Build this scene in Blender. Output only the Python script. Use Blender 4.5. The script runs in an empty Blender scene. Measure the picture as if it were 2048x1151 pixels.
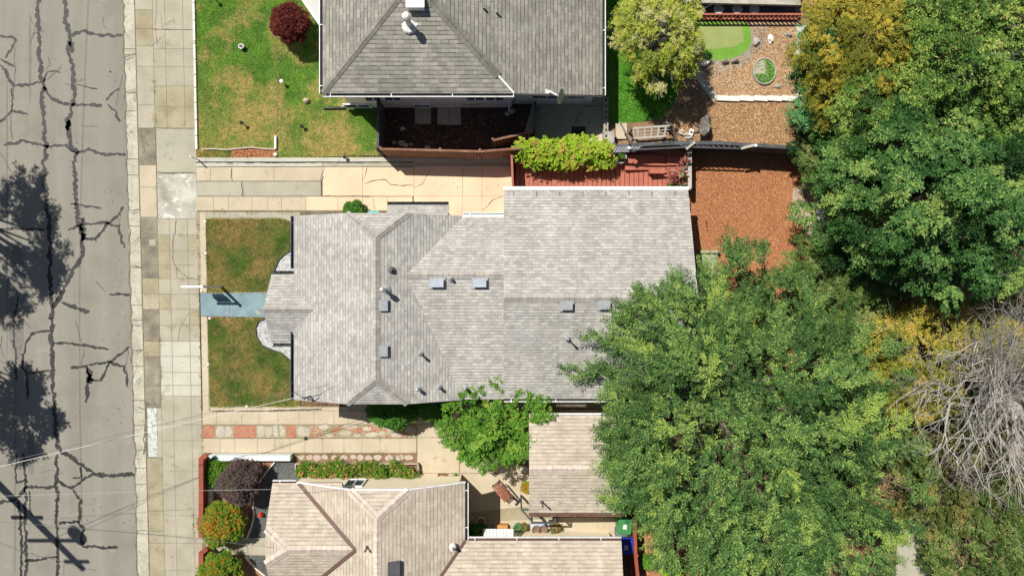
import bpy, bmesh, math, random
import numpy as np
from mathutils import Vector, Matrix
random.seed(7); rng = np.random.default_rng(7)
SC = bpy.context.scene
COL = SC.collection
R = math.radians

# ------------------------------------------------------------------ camera, sky, sun, exposure
H = 30.0            # drone height above the street
S = 0.0225          # metres per photo pixel on the street
cam_d = bpy.data.cameras.new('camera'); cam = bpy.data.objects.new('camera', cam_d); COL.objects.link(cam)
cam.location = (0, 0, H); cam.rotation_euler = (0, 0, 0)
cam_d.sensor_width = 36; cam_d.lens = 36 * H / (2048 * S); cam_d.clip_end = 2000; cam_d.clip_start = 0.5
SC.camera = cam
SUN_EL, SUN_AZ = R(57.5), None
w = bpy.data.worlds.new('World'); SC.world = w; w.use_nodes = True
nt = w.node_tree; nt.nodes.clear()
sky = nt.nodes.new('ShaderNodeTexSky'); sky.sky_type = 'NISHITA'; sky.sun_disc = False
sky.sun_elevation = SUN_EL; sky.sun_rotation = R(-45)
bg = nt.nodes.new('ShaderNodeBackground'); bg.inputs[1].default_value = 0.05
out = nt.nodes.new('ShaderNodeOutputWorld')
nt.links.new(sky.outputs[0], bg.inputs[0]); nt.links.new(bg.outputs[0], out.inputs[0])
sun_d = bpy.data.lights.new('sun', 'SUN'); sun = bpy.data.objects.new('sun', sun_d); COL.objects.link(sun)
sun_d.energy = 4.9; sun_d.angle = R(0.5); sun_d.color = (1.0, 0.95, 0.87)
sdir = Vector((0.45, -0.45, -1.0)).normalized()      # direction the light travels
sun.rotation_euler = sdir.to_track_quat('-Z', 'Y').to_euler()
SC.view_settings.view_transform = 'Standard'; SC.view_settings.look = 'None'
SC.view_settings.exposure = 0.30; SC.view_settings.gamma = 1

# ------------------------------------------------------------------ heights and projection
BX = [-14.0, 3.0, 7.0, 23.0, 60.0]; BZ = [0.0, 0.12, 0.65, 0.95, 1.3]
def slope(X):
    if X <= BX[0]: return 0.0
    for i in range(len(BX) - 1):
        if X <= BX[i+1]:
            return BZ[i] + (BZ[i+1] - BZ[i]) * (X - BX[i]) / (BX[i+1] - BX[i])
    return BZ[-1]
def gz(X): return 0.13 + slope(X)
def PZ(px, py, z):
    k = S * (1 - z / H)
    return Vector(((px - 1024) * k, -(py - 575.5) * k, z))
def PG(px, py, dh=0.0):
    z = 0.2
    for _ in range(6):
        v = PZ(px, py, z); z = gz(v.x) + dh
    return PZ(px, py, z)

# ------------------------------------------------------------------ tags
def tag(o, label=None, cat=None, group=None, kind=None):
    if label: o['label'] = label
    if cat: o['category'] = cat
    if group: o['group'] = group
    if kind: o['kind'] = kind
    return o
def empty(name, loc, label, cat, group=None):
    o = bpy.data.objects.new(name, None); COL.objects.link(o); o.location = loc
    o.empty_display_size = 0.2
    return tag(o, label, cat, group)

def wloc(o):
    v = Vector((0, 0, 0))
    while o: v = v + o.location; o = o.parent
    return np.array(v)
# ------------------------------------------------------------------ mesh builder
class MB:
    def __init__(s): s.v = []; s.f = []; s.m = []; s.uv = []
    def face(s, pts, mi=0, uv=None):
        b = len(s.v); s.v += [tuple(p) for p in pts]
        s.f.append(list(range(b, b + len(pts)))); s.m.append(mi)
        s.uv.append(uv if uv else [(p[0], p[1]) for p in pts]); return s
    def box(s, c, size, rot=0.0, mi=0, tilt=None):
        sx, sy, sz = [q / 2 for q in size]
        M = Matrix.Rotation(rot, 3, 'Z')
        if tilt: M = M @ Matrix.Rotation(tilt[0], 3, 'X') @ Matrix.Rotation(tilt[1], 3, 'Y')
        P = [Vector(c) + M @ Vector((x, y, z)) for z in (-sz, sz) for (x, y) in ((-sx, -sy), (sx, -sy), (sx, sy), (-sx, sy))]
        for q in ((3, 2, 1, 0), (4, 5, 6, 7), (0, 1, 5, 4), (1, 2, 6, 5), (2, 3, 7, 6), (3, 0, 4, 7)):
            s.face([P[i] for i in q], mi)
        return s
    def beam(s, a, b, wd, ht, mi=0):
        a = Vector(a); b = Vector(b); d = (b - a); L = d.length
        if L < 1e-6: return s
        d.normalize(); up = Vector((0, 0, 1)) if abs(d.z) < 0.95 else Vector((0, 1, 0))
        x = d.cross(up).normalized(); u = x.cross(d).normalized()
        P = []
        for p in (a, b):
            for (i, j) in ((-1, -1), (1, -1), (1, 1), (-1, 1)): P.append(p + x * wd / 2 * i + u * ht / 2 * j)
        for q in ((3, 2, 1, 0), (4, 5, 6, 7), (0, 1, 5, 4), (1, 2, 6, 5), (2, 3, 7, 6), (3, 0, 4, 7)):
            s.face([P[i] for i in q], mi)
        return s
    def tube(s, a, b, r0, r1, n=8, mi=0, cap=True):
        a = Vector(a); b = Vector(b); d = (b - a)
        if d.length < 1e-6: return s
        d.normalize(); up = Vector((0, 0, 1)) if abs(d.z) < 0.95 else Vector((1, 0, 0))
        x = d.cross(up).normalized(); y = d.cross(x).normalized()
        A = [a + (x * math.cos(t) + y * math.sin(t)) * r0 for t in [2 * math.pi * i / n for i in range(n)]]
        B = [b + (x * math.cos(t) + y * math.sin(t)) * r1 for t in [2 * math.pi * i / n for i in range(n)]]
        for i in range(n): s.face([A[i], A[(i+1) % n], B[(i+1) % n], B[i]], mi)
        if cap: s.face(list(reversed(A)), mi); s.face(B, mi)
        return s
    def lathe(s, c, prof, n=20, mi=0, sx=1.0, sy=1.0):
        c = Vector(c); rings = []
        for (r, z) in prof:
            rings.append([c + Vector((r * sx * math.cos(2*math.pi*i/n), r * sy * math.sin(2*math.pi*i/n), z)) for i in range(n)])
        for k in range(len(rings) - 1):
            for i in range(n):
                s.face([rings[k][i], rings[k][(i+1) % n], rings[k+1][(i+1) % n], rings[k+1][i]], mi)
        if prof[-1][0] > 0.001: s.face(rings[-1], mi)
        if prof[0][0] > 0.001: s.face(list(reversed(rings[0])), mi)
        return s
    def blob(s, c, r, seed=0, mi=0, rough=0.25):
        bm = bmesh.new(); bmesh.ops.create_icosphere(bm, subdivisions=2, radius=1)
        rr = random.Random(seed); off = [rr.uniform(-10, 10) for _ in range(3)]
        from mathutils import noise
        for v in bm.verts:
            k = 1 + rough * noise.noise(v.co * 1.7 + Vector(off)) * 2
            v.co = Vector((v.co.x * r[0] * k, v.co.y * r[1] * k, v.co.z * r[2] * k)) + Vector(c)
        for f in bm.faces: s.face([v.co.copy() for v in f.verts], mi)
        bm.free(); return s
    def build(s, name, mats, parent=None, smooth=False, label=None, cat=None, group=None, kind=None, merge=False, bevel=0):
        if not isinstance(mats, (list, tuple)): mats = [mats]
        co = np.array(s.v, dtype=float)
        if parent: o0 = wloc(parent)
        else:
            o0 = np.array([(co[:, 0].min() + co[:, 0].max()) / 2, (co[:, 1].min() + co[:, 1].max()) / 2, co[:, 2].min()])
        co = co - o0
        me = bpy.data.meshes.new(name); me.from_pydata([tuple(c) for c in co], [], s.f)
        for m in mats: me.materials.append(m)
        me.polygons.foreach_set('material_index', s.m)
        ul = me.uv_layers.new(name='UVMap')
        ul.data.foreach_set('uv', [q for f in s.uv for p in f for q in p])
        if merge or bevel or smooth:
            bm = bmesh.new(); bm.from_mesh(me); bmesh.ops.remove_doubles(bm, verts=bm.verts, dist=0.0005)
            if bevel: bmesh.ops.bevel(bm, geom=[e for e in bm.edges if e.calc_face_angle(0) > 0.5], offset=bevel, segments=2, affect='EDGES', clamp_overlap=True)
            bm.to_mesh(me); bm.free()
        if smooth: me.polygons.foreach_set('use_smooth', [True] * len(me.polygons))
        me.update()
        ob = bpy.data.objects.new(name, me); COL.objects.link(ob)
        if parent: ob.parent = parent
        else: ob.location = o0
        return tag(ob, label, cat, group, kind)

# ------------------------------------------------------------------ materials
def new_mat(name):
    m = bpy.data.materials.new(name); m.use_nodes = True
    t = m.node_tree; b = t.nodes['Principled BSDF']; b.inputs['Roughness'].default_value = 0.85
    b.inputs['Specular IOR Level'].default_value = 0.3
    return m, t, b
def N(t, kind, **kw):
    n = t.nodes.new(kind)
    for k, v in kw.items():
        if k.startswith('i_'): n.inputs[int(k[2:])].default_value = v
        else: setattr(n, k, v)
    return n
def pos(t):
    return t.nodes.new('ShaderNodeNewGeometry').outputs['Position']
def noise_fac(t, vec, scale, detail=4, rough=0.6, lo=0.35, hi=0.65):
    n = N(t, 'ShaderNodeTexNoise'); n.inputs['Scale'].default_value = scale; n.inputs['Detail'].default_value = detail
    n.inputs['Roughness'].default_value = rough; t.links.new(vec, n.inputs['Vector'])
    mr = N(t, 'ShaderNodeMapRange'); mr.inputs[1].default_value = lo; mr.inputs[2].default_value = hi
    t.links.new(n.outputs[0], mr.inputs[0]); return mr.outputs[0]
def mix(t, fac, a, b, mode='MIX'):
    m = t.nodes.new('ShaderNodeMix'); m.data_type = 'RGBA'; m.blend_type = mode
    for sock, v in ((m.inputs[0], fac), (m.inputs[6], a), (m.inputs[7], b)):
        if hasattr(v, 'links'): t.links.new(v, sock)
        else: sock.default_value = v if not isinstance(v, tuple) else ((*v, 1) if len(v) == 3 else v)
    return m.outputs[2]
def bump(t, b, h, strength=0.4, dist=0.02):
    n = t.nodes.new('ShaderNodeBump'); n.inputs['Strength'].default_value = strength; n.inputs['Distance'].default_value = dist
    t.links.new(h, n.inputs['Height']); t.links.new(n.outputs[0], b.inputs['Normal'])
def mat_n(name, c1, c2, scale=1.0, c3=None, fine=18.0, fine_amt=0.25, rough=0.85, bmp=0.3, bdist=0.01, lo=0.35, hi=0.65, c3lo=0.58, c3hi=0.7, metal=0):
    """weathered surface: two tones in patches, a third as stains, fine grain"""
    m, t, b = new_mat(name); p = pos(t)
    col = mix(t, noise_fac(t, p, scale, 6, 0.62, lo, hi), c1, c2)
    if c3: col = mix(t, noise_fac(t, p, scale * 2.3, 5, 0.7, c3lo, c3hi), col, c3)
    f = noise_fac(t, p, fine, 3, 0.7, 0.3, 0.7)
    g = mix(t, f, (1 - fine_amt,) * 3, (1 + fine_amt,) * 3)
    col = mix(t, 1.0, col, g, 'MULTIPLY')
    t.links.new(col, b.inputs['Base Color']); b.inputs['Roughness'].default_value = rough; b.inputs['Metallic'].default_value = metal
    if bmp: bump(t, b, f, bmp, bdist)
    return m
def mat_shingle(name, c1, c2, mort, tint, row=0.14, wid=0.30, shade_dash=(.16, .6, .35)):
    m, t, b = new_mat(name)
    uv = N(t, 'ShaderNodeUVMap'); uv.uv_map = 'UVMap'
    br = N(t, 'ShaderNodeTexBrick', offset=0.37, offset_frequency=2, squash=1.0)
    br.inputs['Scale'].default_value = 1.0; br.inputs['Brick Width'].default_value = wid; br.inputs['Row Height'].default_value = row
    br.inputs['Mortar Size'].default_value = 0.005; br.inputs['Mortar Smooth'].default_value = 0.2; br.inputs['Bias'].default_value = -0.1
    br.inputs['Color1'].default_value = (*c1, 1); br.inputs['Color2'].default_value = (*c2, 1); br.inputs['Mortar'].default_value = (*mort, 1)
    t.links.new(uv.outputs[0], br.inputs[0])
    br2 = N(t, 'ShaderNodeTexBrick', offset=0.63, offset_frequency=3, squash=1.0)
    br2.inputs['Scale'].default_value = 1.0; br2.inputs['Brick Width'].default_value = wid * 0.63; br2.inputs['Row Height'].default_value = row
    br2.inputs['Mortar Size'].default_value = 0.0
    br2.inputs['Color1'].default_value = (.90, .90, .905, 1); br2.inputs['Color2'].default_value = (1.10, 1.095, 1.09, 1)
    t.links.new(uv.outputs[0], br2.inputs[0])
    col = mix(t, 1.0, br.outputs[0], br2.outputs[0], 'MULTIPLY')
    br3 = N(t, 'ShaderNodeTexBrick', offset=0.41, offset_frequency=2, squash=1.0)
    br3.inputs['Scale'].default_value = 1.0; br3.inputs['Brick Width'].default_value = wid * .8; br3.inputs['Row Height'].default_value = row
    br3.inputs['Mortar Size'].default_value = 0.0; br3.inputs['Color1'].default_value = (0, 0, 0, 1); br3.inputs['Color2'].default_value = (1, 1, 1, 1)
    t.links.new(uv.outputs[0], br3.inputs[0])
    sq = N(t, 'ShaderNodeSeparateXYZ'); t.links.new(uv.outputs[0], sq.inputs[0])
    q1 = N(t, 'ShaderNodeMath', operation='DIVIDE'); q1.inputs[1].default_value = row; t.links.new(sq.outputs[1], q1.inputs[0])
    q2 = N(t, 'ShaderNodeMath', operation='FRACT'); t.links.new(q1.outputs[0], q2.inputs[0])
    q3 = N(t, 'ShaderNodeMath', operation='LESS_THAN'); q3.inputs[1].default_value = shade_dash[0]; t.links.new(q2.outputs[0], q3.inputs[0])
    q4 = N(t, 'ShaderNodeMapRange'); q4.inputs[1].default_value = .3; q4.inputs[2].default_value = .6; q4.inputs[3].default_value = shade_dash[2]; q4.inputs[4].default_value = 1; t.links.new(br3.outputs[0], q4.inputs[0])
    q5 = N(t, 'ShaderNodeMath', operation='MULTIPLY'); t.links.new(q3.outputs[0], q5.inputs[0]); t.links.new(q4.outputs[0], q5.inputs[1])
    col = mix(t, q5.outputs[0], col, mix(t, 1.0, col, (shade_dash[1],) * 3, 'MULTIPLY'))  # dashes low in each course: dark butt edge plus tab shadow painted in
    p = pos(t)
    col = mix(t, 1.0, col, mix(t, noise_fac(t, p, 0.45, 5, 0.6, 0.3, 0.7), (0.9, 0.9, 0.9), tint), 'MULTIPLY')
    mp = N(t, 'ShaderNodeMapping'); mp.inputs['Scale'].default_value = (1, .12, 1); t.links.new(uv.outputs[0], mp.inputs[0])
    col = mix(t, 1.0, col, mix(t, noise_fac(t, mp.outputs[0], 1.6, 5, .7, .35, .7), (1.05,) * 3, (.88, .87, .85)), 'MULTIPLY')
    g = noise_fac(t, p, 30, 3, 0.8, 0.25, 0.75)
    col = mix(t, 1.0, col, mix(t, g, (0.84,) * 3, (1.16,) * 3), 'MULTIPLY')
    t.links.new(col, b.inputs['Base Color']); b.inputs['Roughness'].default_value = 0.92
    # butt edges: each course tips up towards its lower edge
    sp = N(t, 'ShaderNodeSeparateXYZ'); t.links.new(uv.outputs[0], sp.inputs[0])
    dv = N(t, 'ShaderNodeMath', operation='DIVIDE'); dv.inputs[1].default_value = row; t.links.new(sp.outputs[1], dv.inputs[0])
    fr = N(t, 'ShaderNodeMath', operation='FRACT'); t.links.new(dv.outputs[0], fr.inputs[0])
    sb = N(t, 'ShaderNodeMath', operation='SUBTRACT'); sb.inputs[0].default_value = 1.0; t.links.new(fr.outputs[0], sb.inputs[1])
    ad = N(t, 'ShaderNodeMath', operation='MULTIPLY_ADD'); ad.inputs[1].default_value = 0.25; t.links.new(g, ad.inputs[0]); t.links.new(sb.outputs[0], ad.inputs[2])
    bump(t, b, ad.outputs[0], 0.75, 0.016)
    return m
def mat_leaf(name, stops, trans=0.17, rough=0.55, patch=None):
    """leaf colour differs leaf by leaf (attribute rnd)"""
    m, t, b = new_mat(name)
    at = N(t, 'ShaderNodeAttribute'); at.attribute_name = 'rnd'
    cr = N(t, 'ShaderNodeValToRGB'); el = cr.color_ramp.elements
    while len(el) < len(stops): el.new(0.5)
    for e, (q, c) in zip(el, stops): e.position = q; e.color = (*c, 1)
    t.links.new(at.outputs['Fac'], cr.inputs[0]); col = cr.outputs[0]
    if patch: col = mix(t, noise_fac(t, pos(t), patch[0], 3, 0.6, 0.52, 0.66), col, patch[1])
    t.links.new(col, b.inputs['Base Color']); b.inputs['Roughness'].default_value = rough; b.inputs['Specular IOR Level'].default_value = .12
    tr = N(t, 'ShaderNodeBsdfTranslucent'); t.links.new(mix(t, 1.0, col, (1.3, 1.35, 0.6), 'MULTIPLY'), tr.inputs[0])
    ms = N(t, 'ShaderNodeMixShader'); ms.inputs[0].default_value = trans
    o = [n for n in t.nodes if n.type == 'OUTPUT_MATERIAL'][0]
    t.links.new(b.outputs[0], ms.inputs[1]); t.links.new(tr.outputs[0], ms.inputs[2]); t.links.new(ms.outputs[0], o.inputs[0])
    return m
def mat_lawn(name, green, dark, tan, soil, tanlo=0.45, tanhi=0.6, grad=None, blades=False):
    """grass: lush, dry and bare patches by where they lie in the yard"""
    m, t, b = new_mat(name); p = pos(t)
    col = mix(t, noise_fac(t, p, 1.6, 5, 0.7, 0.35, 0.65), green, dark)
    dry = noise_fac(t, p, 0.55, 6, 0.68, tanlo, tanhi)
    if grad:   # (axis vector x, y, offset): dryness grows that way
        sp = N(t, 'ShaderNodeVectorMath', operation='DOT_PRODUCT'); t.links.new(p, sp.inputs[0]); sp.inputs[1].default_value = (grad[0], grad[1], 0)
        a = N(t, 'ShaderNodeMath', operation='ADD'); a.inputs[1].default_value = grad[2]; t.links.new(sp.outputs['Value'], a.inputs[0])
        a2 = N(t, 'ShaderNodeMath', operation='ADD', use_clamp=True); t.links.new(a.outputs[0], a2.inputs[0]); t.links.new(dry, a2.inputs[1]); dry = a2.outputs[0]
    n3 = noise_fac(t, p, 5.0, 6, 0.8, 0.30, 0.56)
    mu = N(t, 'ShaderNodeMath', operation='MULTIPLY', use_clamp=True); t.links.new(dry, mu.inputs[0]); t.links.new(n3, mu.inputs[1])
    col = mix(t, mu.outputs[0], col, tan)
    col = mix(t, noise_fac(t, p, 1.1, 6, 0.75, 0.64, 0.72), col, soil)
    if blades:
        at = N(t, 'ShaderNodeAttribute'); at.attribute_name = 'rnd'
        col = mix(t, 1.0, col, mix(t, at.outputs['Fac'], (0.6, 0.62, 0.55), (1.5, 1.45, 1.4)), 'MULTIPLY')
    else:
        col = mix(t, 1.0, col, mix(t, noise_fac(t, p, 26, 3, 0.8, 0.3, 0.7), (0.6,) * 3, (1.3,) * 3), 'MULTIPLY')
        bump(t, b, noise_fac(t, p, 26, 3, 0.8, 0.3, 0.7), 0.8, 0.03)
    t.links.new(col, b.inputs['Base Color']); b.inputs['Roughness'].default_value = 0.8
    return m
def mat_chips(name, cols, scale=22, big=0.5, bigcol=(0.7, 0.7, 0.7)):
    """loose chips or pebbles: one colour per cell"""
    m, t, b = new_mat(name); p = pos(t)
    vo = N(t, 'ShaderNodeTexVoronoi'); vo.inputs['Scale'].default_value = scale; vo.inputs['Randomness'].default_value = 1; t.links.new(p, vo.inputs['Vector'])
    sp = N(t, 'ShaderNodeSeparateColor'); t.links.new(vo.outputs['Color'], sp.inputs[0])
    cr = N(t, 'ShaderNodeValToRGB'); el = cr.color_ramp.elements
    while len(el) < len(cols): el.new(0.5)
    for i, (e, c) in enumerate(zip(el, cols)): e.position = i / (len(cols) - 1); e.color = (*c, 1)
    t.links.new(sp.outputs[0], cr.inputs[0])
    col = mix(t, 1.0, cr.outputs[0], mix(t, noise_fac(t, p, big, 5, 0.7, 0.35, 0.65), (1, 1, 1), bigcol), 'MULTIPLY')
    t.links.new(col, b.inputs['Base Color']); b.inputs['Roughness'].default_value = 0.9
    bump(t, b, vo.outputs['Distance'], 0.9, 0.03)
    return m
def flat(name, c, rough=0.6, metal=0, var=0.12, scale=6):
    return mat_n(name, tuple(x * (1 - var) for x in c), tuple(min(1, x * (1 + var)) for x in c), scale, fine=30, fine_amt=0.08, rough=rough, bmp=0.1, bdist=0.004, metal=metal)

M = {}
M['asphalt'] = mat_n('asphalt', (.235, .216, .168), (.272, .252, .196), 0.35, (.205, .19, .148), fine=26, fine_amt=.13, bmp=.4, c3lo=.56, c3hi=.72)
def mat_asphalt():
    m, t, b = new_mat('road_asphalt'); p = pos(t)
    mp = N(t, 'ShaderNodeMapping'); mp.inputs['Scale'].default_value = (1, .06, 1); t.links.new(p, mp.inputs[0])
    col = mix(t, noise_fac(t, mp.outputs[0], 1.1, 4, .6, .35, .65), (.222, .208, .172), (.262, .248, .208))
    col = mix(t, noise_fac(t, p, .5, 6, .7, .5, .72), col, (.20, .186, .152))
    col = mix(t, noise_fac(t, p, 1.3, 6, .75, .58, .75), col, (.30, .29, .255))
    g = noise_fac(t, p, 40, 2, .9, .3, .7); col = mix(t, 1.0, col, mix(t, g, (.78,) * 3, (1.22,) * 3), 'MULTIPLY')
    col = mix(t, noise_fac(t, p, 9, 3, .8, .66, .72), col, (.15, .14, .12))
    t.links.new(col, b.inputs['Base Color']); bump(t, b, g, .5, .01); return m
M['asphalt'] = mat_asphalt()
M['tar'] = mat_n('tar', (.018, .018, .017), (.045, .043, .04), 3, fine=20, fine_amt=.25, rough=.6)
M['hair'] = mat_n('hair_crack', (.09, .085, .075), (.14, .13, .12), 3)
M['oil'] = mat_n('oil_stain', (.15, .142, .125), (.19, .18, .155), 5)
M['gutter'] = mat_n('gutter_concrete', (.34, .32, .25), (.46, .435, .35), 1.2, (.24, .22, .165), fine=14, fine_amt=.22, c3lo=.55, c3hi=.7)
M['c_tan'] = mat_n('concrete_tan', (.315, .29, .218), (.395, .368, .285), 0.9, (.25, .225, .155), fine=22, fine_amt=.1)
M['c_tan2'] = mat_n('concrete_tan_worn', (.27, .235, .15), (.36, .32, .21), 1.3, (.21, .18, .115), fine=22, fine_amt=.12)
M['c_grey'] = mat_n('concrete_grey', (.33, .315, .24), (.39, .37, .285), 0.8, (.28, .265, .2), fine=22, fine_amt=.08)
M['c_mott'] = mat_n('concrete_mottled', (.27, .26, .21), (.50, .49, .42), 1.1, (.66, .65, .58), fine=22, fine_amt=.12, c3lo=.56, c3hi=.62)
M['c_white'] = mat_n('concrete_pale', (.42, .41, .34), (.50, .485, .40), 0.9, (.35, .335, .275), fine=22, fine_amt=.08)
M['c_dark'] = mat_n('concrete_dark', (.15, .13, .10), (.30, .27, .20), 1.2, (.10, .09, .07), fine=20, fine_amt=.15)
M['c_peach'] = mat_n('concrete_peach', (.62, .44, .30), (.70, .52, .36), 0.5, (.56, .43, .31), fine=22, fine_amt=.07)
M['c_cream'] = mat_n('concrete_cream', (.43, .365, .26), (.51, .44, .325), 0.7, (.35, .30, .215), fine=22, fine_amt=.08)
M['joint'] = mat_n('joint', (.12, .105, .07), (.20, .175, .12), 2)
M['aggr'] = mat_chips('exposed_aggregate', [(.34, .30, .22), (.5, .45, .33), (.42, .36, .25)], 30)
M['paint_white'] = mat_n('chalky_white_paint', (.60, .66, .66), (.72, .76, .74), 1.5, (.42, .44, .42), c3lo=.6, c3hi=.66)
M['apron'] = mat_n('worn_white_paint', (.42, .45, .43), (.56, .59, .56), 2.5, (.33, .33, .29), c3lo=.52, c3hi=.6)
M['blue_walk'] = mat_n('blue_painted_concrete', (.15, .225, .25), (.21, .30, .33), 1.8, (.28, .32, .32), fine=25, fine_amt=.12, c3lo=.56, c3hi=.7)
M['soil'] = mat_n('soil', (.20, .12, .07), (.30, .19, .11), 1.2, (.12, .075, .045), fine=15, fine_amt=.4, bmp=.8, bdist=.03)
M['litter'] = mat_chips('leaf_litter', [(.07, .045, .025), (.16, .09, .045), (.22, .13, .065), (.12, .08, .045), (.28, .2, .12)], 22)
M['mulch'] = mat_chips('red_mulch', [(.30, .115, .05), (.42, .17, .075), (.52, .24, .11), (.35, .14, .06), (.58, .31, .16)], 34, .7, (.85, .82, .8))
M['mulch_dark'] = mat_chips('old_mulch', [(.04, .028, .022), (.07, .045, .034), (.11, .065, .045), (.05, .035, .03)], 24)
M['chip_tan'] = mat_chips('wood_chip_tan', [(.36, .24, .14), (.50, .34, .21), (.60, .44, .29), (.42, .29, .18), (.36, .28, .2)], 30, .8, (.8, .76, .72))
M['dirt'] = mat_chips('leafy_dirt', [(.28, .16, .09), (.36, .21, .12), (.46, .29, .17), (.31, .18, .105)], 36, .9, (.8, .76, .72))
M['gravel_grey'] = mat_chips('grey_gravel', [(.24, .21, .17), (.36, .33, .28), (.44, .38, .31), (.3, .26, .2)], 24)
M['gravel_dark'] = mat_chips('dark_gravel', [(.06, .065, .065), (.12, .125, .12), (.2, .2, .19), (.09, .095, .095)], 30)
M['gravel_red'] = mat_chips('red_lava_gravel', [(.34, .13, .07), (.48, .23, .14), (.58, .36, .22), (.4, .17, .1)], 28)
M['pebble'] = mat_chips('white_pebble', [(.24, .25, .25), (.42, .43, .42), (.62, .63, .61), (.36, .37, .37)], 20, 1, (.9, .9, .9))
M['lawnA'] = mat_lawn('lawn_lush', (.15, .28, .03), (.07, .17, .02), (.46, .34, .12), (.22, .14, .07), .44, .58, (-.07, -.15, .55))
M['lawnA_b'] = mat_lawn('lawn_lush_blades', (.22, .42, .045), (.10, .26, .025), (.60, .44, .16), (.28, .17, .08), .44, .58, (-.07, -.15, .55), True)
M['lawnB'] = mat_lawn('lawn_dry', (.11, .17, .028), (.06, .10, .016), (.32, .22, .08), (.22, .12, .06), .40, .58)
M['lawnB_b'] = mat_lawn('lawn_dry_blades', (.18, .28, .045), (.09, .17, .025), (.46, .32, .12), (.28, .17, .08), .44, .62, None, True)
M['lawnC'] = mat_lawn('lawn_bright', (.11, .30, .03), (.06, .2, .02), (.3, .34, .1), (.2, .14, .07), .6, .8)
M['lawnC_b'] = mat_lawn('lawn_bright_blades', (.20, .48, .05), (.10, .32, .03), (.4, .46, .14), (.25, .2, .1), .6, .8, None, True)
M['turf'] = mat_n('putting_turf', (.22, .27, .085), (.27, .31, .11), 1.4, (.32, .33, .14), fine=30, fine_amt=.12)
M['turf_fringe'] = mat_n('turf_fringe', (.12, .27, .03), (.17, .33, .045), 3, fine=30, fine_amt=.3, bmp=.8)
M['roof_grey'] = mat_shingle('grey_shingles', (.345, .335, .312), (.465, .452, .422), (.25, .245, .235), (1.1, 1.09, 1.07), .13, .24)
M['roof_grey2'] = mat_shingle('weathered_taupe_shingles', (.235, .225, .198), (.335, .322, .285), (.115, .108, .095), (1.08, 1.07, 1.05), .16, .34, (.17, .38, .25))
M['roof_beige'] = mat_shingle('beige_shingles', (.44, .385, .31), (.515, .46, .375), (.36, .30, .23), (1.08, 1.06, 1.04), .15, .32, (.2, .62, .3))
def mat_cap(name, c1, c2):
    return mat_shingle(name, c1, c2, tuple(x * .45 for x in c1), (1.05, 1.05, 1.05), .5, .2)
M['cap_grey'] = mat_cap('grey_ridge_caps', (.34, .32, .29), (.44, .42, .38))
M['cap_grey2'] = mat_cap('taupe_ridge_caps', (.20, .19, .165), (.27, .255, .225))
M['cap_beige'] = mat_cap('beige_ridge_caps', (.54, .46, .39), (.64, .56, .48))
M['white'] = flat('white_paint', (.78, .78, .76), .5)
M['offwhite'] = flat('off_white', (.66, .64, .58), .6)
M['stucco_grey'] = mat_n('pale_grey_stucco', (.72, .72, .69), (.80, .80, .76), 1.5, fine=28, fine_amt=.08, bmp=.4)
M['stucco_cream'] = mat_n('cream_stucco', (.82, .72, .52), (.86, .77, .58), 1.2, fine=28, fine_amt=.06, bmp=.3)
M['stucco_main'] = mat_n('warm_grey_stucco', (.5, .46, .4), (.58, .54, .47), 1.2, fine=28, fine_amt=.06, bmp=.3)
M['navy'] = flat('navy_gutter', (.03, .034, .07), .4)
M['black'] = flat('black_metal', (.03, .03, .033), .5)
M['dgrey'] = flat('dark_grey', (.10, .10, .105), .5)
M['glass'] = flat('window_glass', (.03, .045, .07), .08)
M['vent'] = flat('grey_vent', (.36, .37, .38), .5)
M['vent_blue'] = flat('bluish_vent', (.42, .46, .52), .45)
M['galv'] = flat('galvanised_metal', (.55, .57, .58), .35, .6)
M['brown_metal'] = flat('brown_flashing', (.13, .075, .06), .5)
M['wood_brown'] = mat_n('weathered_brown_wood', (.16, .075, .045), (.26, .14, .09), 2, (.34, .26, .2), fine=20, fine_amt=.25)
M['wood_red'] = mat_n('red_stained_wood', (.33, .10, .065), (.42, .15, .10), 2, fine=20, fine_amt=.12)
M['wood_barn'] = mat_n('barn_red_paint', (.24, .06, .035), (.30, .085, .05), 2, fine=20, fine_amt=.1)
M['wood_grey'] = mat_n('grey_weathered_wood', (.30, .28, .24), (.45, .42, .36), 2, fine=20, fine_amt=.2)
M['wood_dark'] = mat_n('dark_stained_wood', (.055, .06, .065), (.10, .105, .11), 2, fine=20, fine_amt=.2)
M['wood_bench'] = mat_n('bench_wood', (.26, .10, .06), (.36, .15, .09), 4, fine=20, fine_amt=.15)
M['brick'] = mat_n('old_brick', (.36, .11, .06), (.46, .18, .11), 3, (.36, .25, .19), fine=12, fine_amt=.25)
M['flag'] = mat_n('flagstone', (.38, .35, .27), (.48, .44, .35), 1.6, (.30, .27, .2), fine=16, fine_amt=.15)
M['flag_pink'] = mat_n('pink_flagstone', (.40, .33, .26), (.50, .42, .35), 4.2, (.33, .26, .21), fine=16, fine_amt=.15)
M['rock'] = mat_n('rock', (.34, .31, .26), (.55, .52, .46), 3, (.18, .16, .13), fine=14, fine_amt=.3, bmp=.9, bdist=.03)
M['rock_white'] = mat_n('white_rock', (.66, .64, .58), (.8, .78, .72), 3, fine=14, fine_amt=.2)
M['rock_dark'] = mat_n('dark_rock', (.09, .085, .075), (.2, .18, .15), 3, fine=14, fine_amt=.3)
M['bark'] = mat_n('bark', (.09, .07, .052), (.15, .12, .09), 3, fine=14, fine_amt=.3, bmp=.8)
M['bark_grey'] = mat_n('grey_bark', (.27, .25, .225), (.42, .39, .35), 3, fine=14, fine_amt=.2)
M['terracotta'] = flat('terracotta', (.42, .18, .10), .8)
M['teal'] = flat('teal_plastic', (.10, .38, .32), .4)
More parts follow.
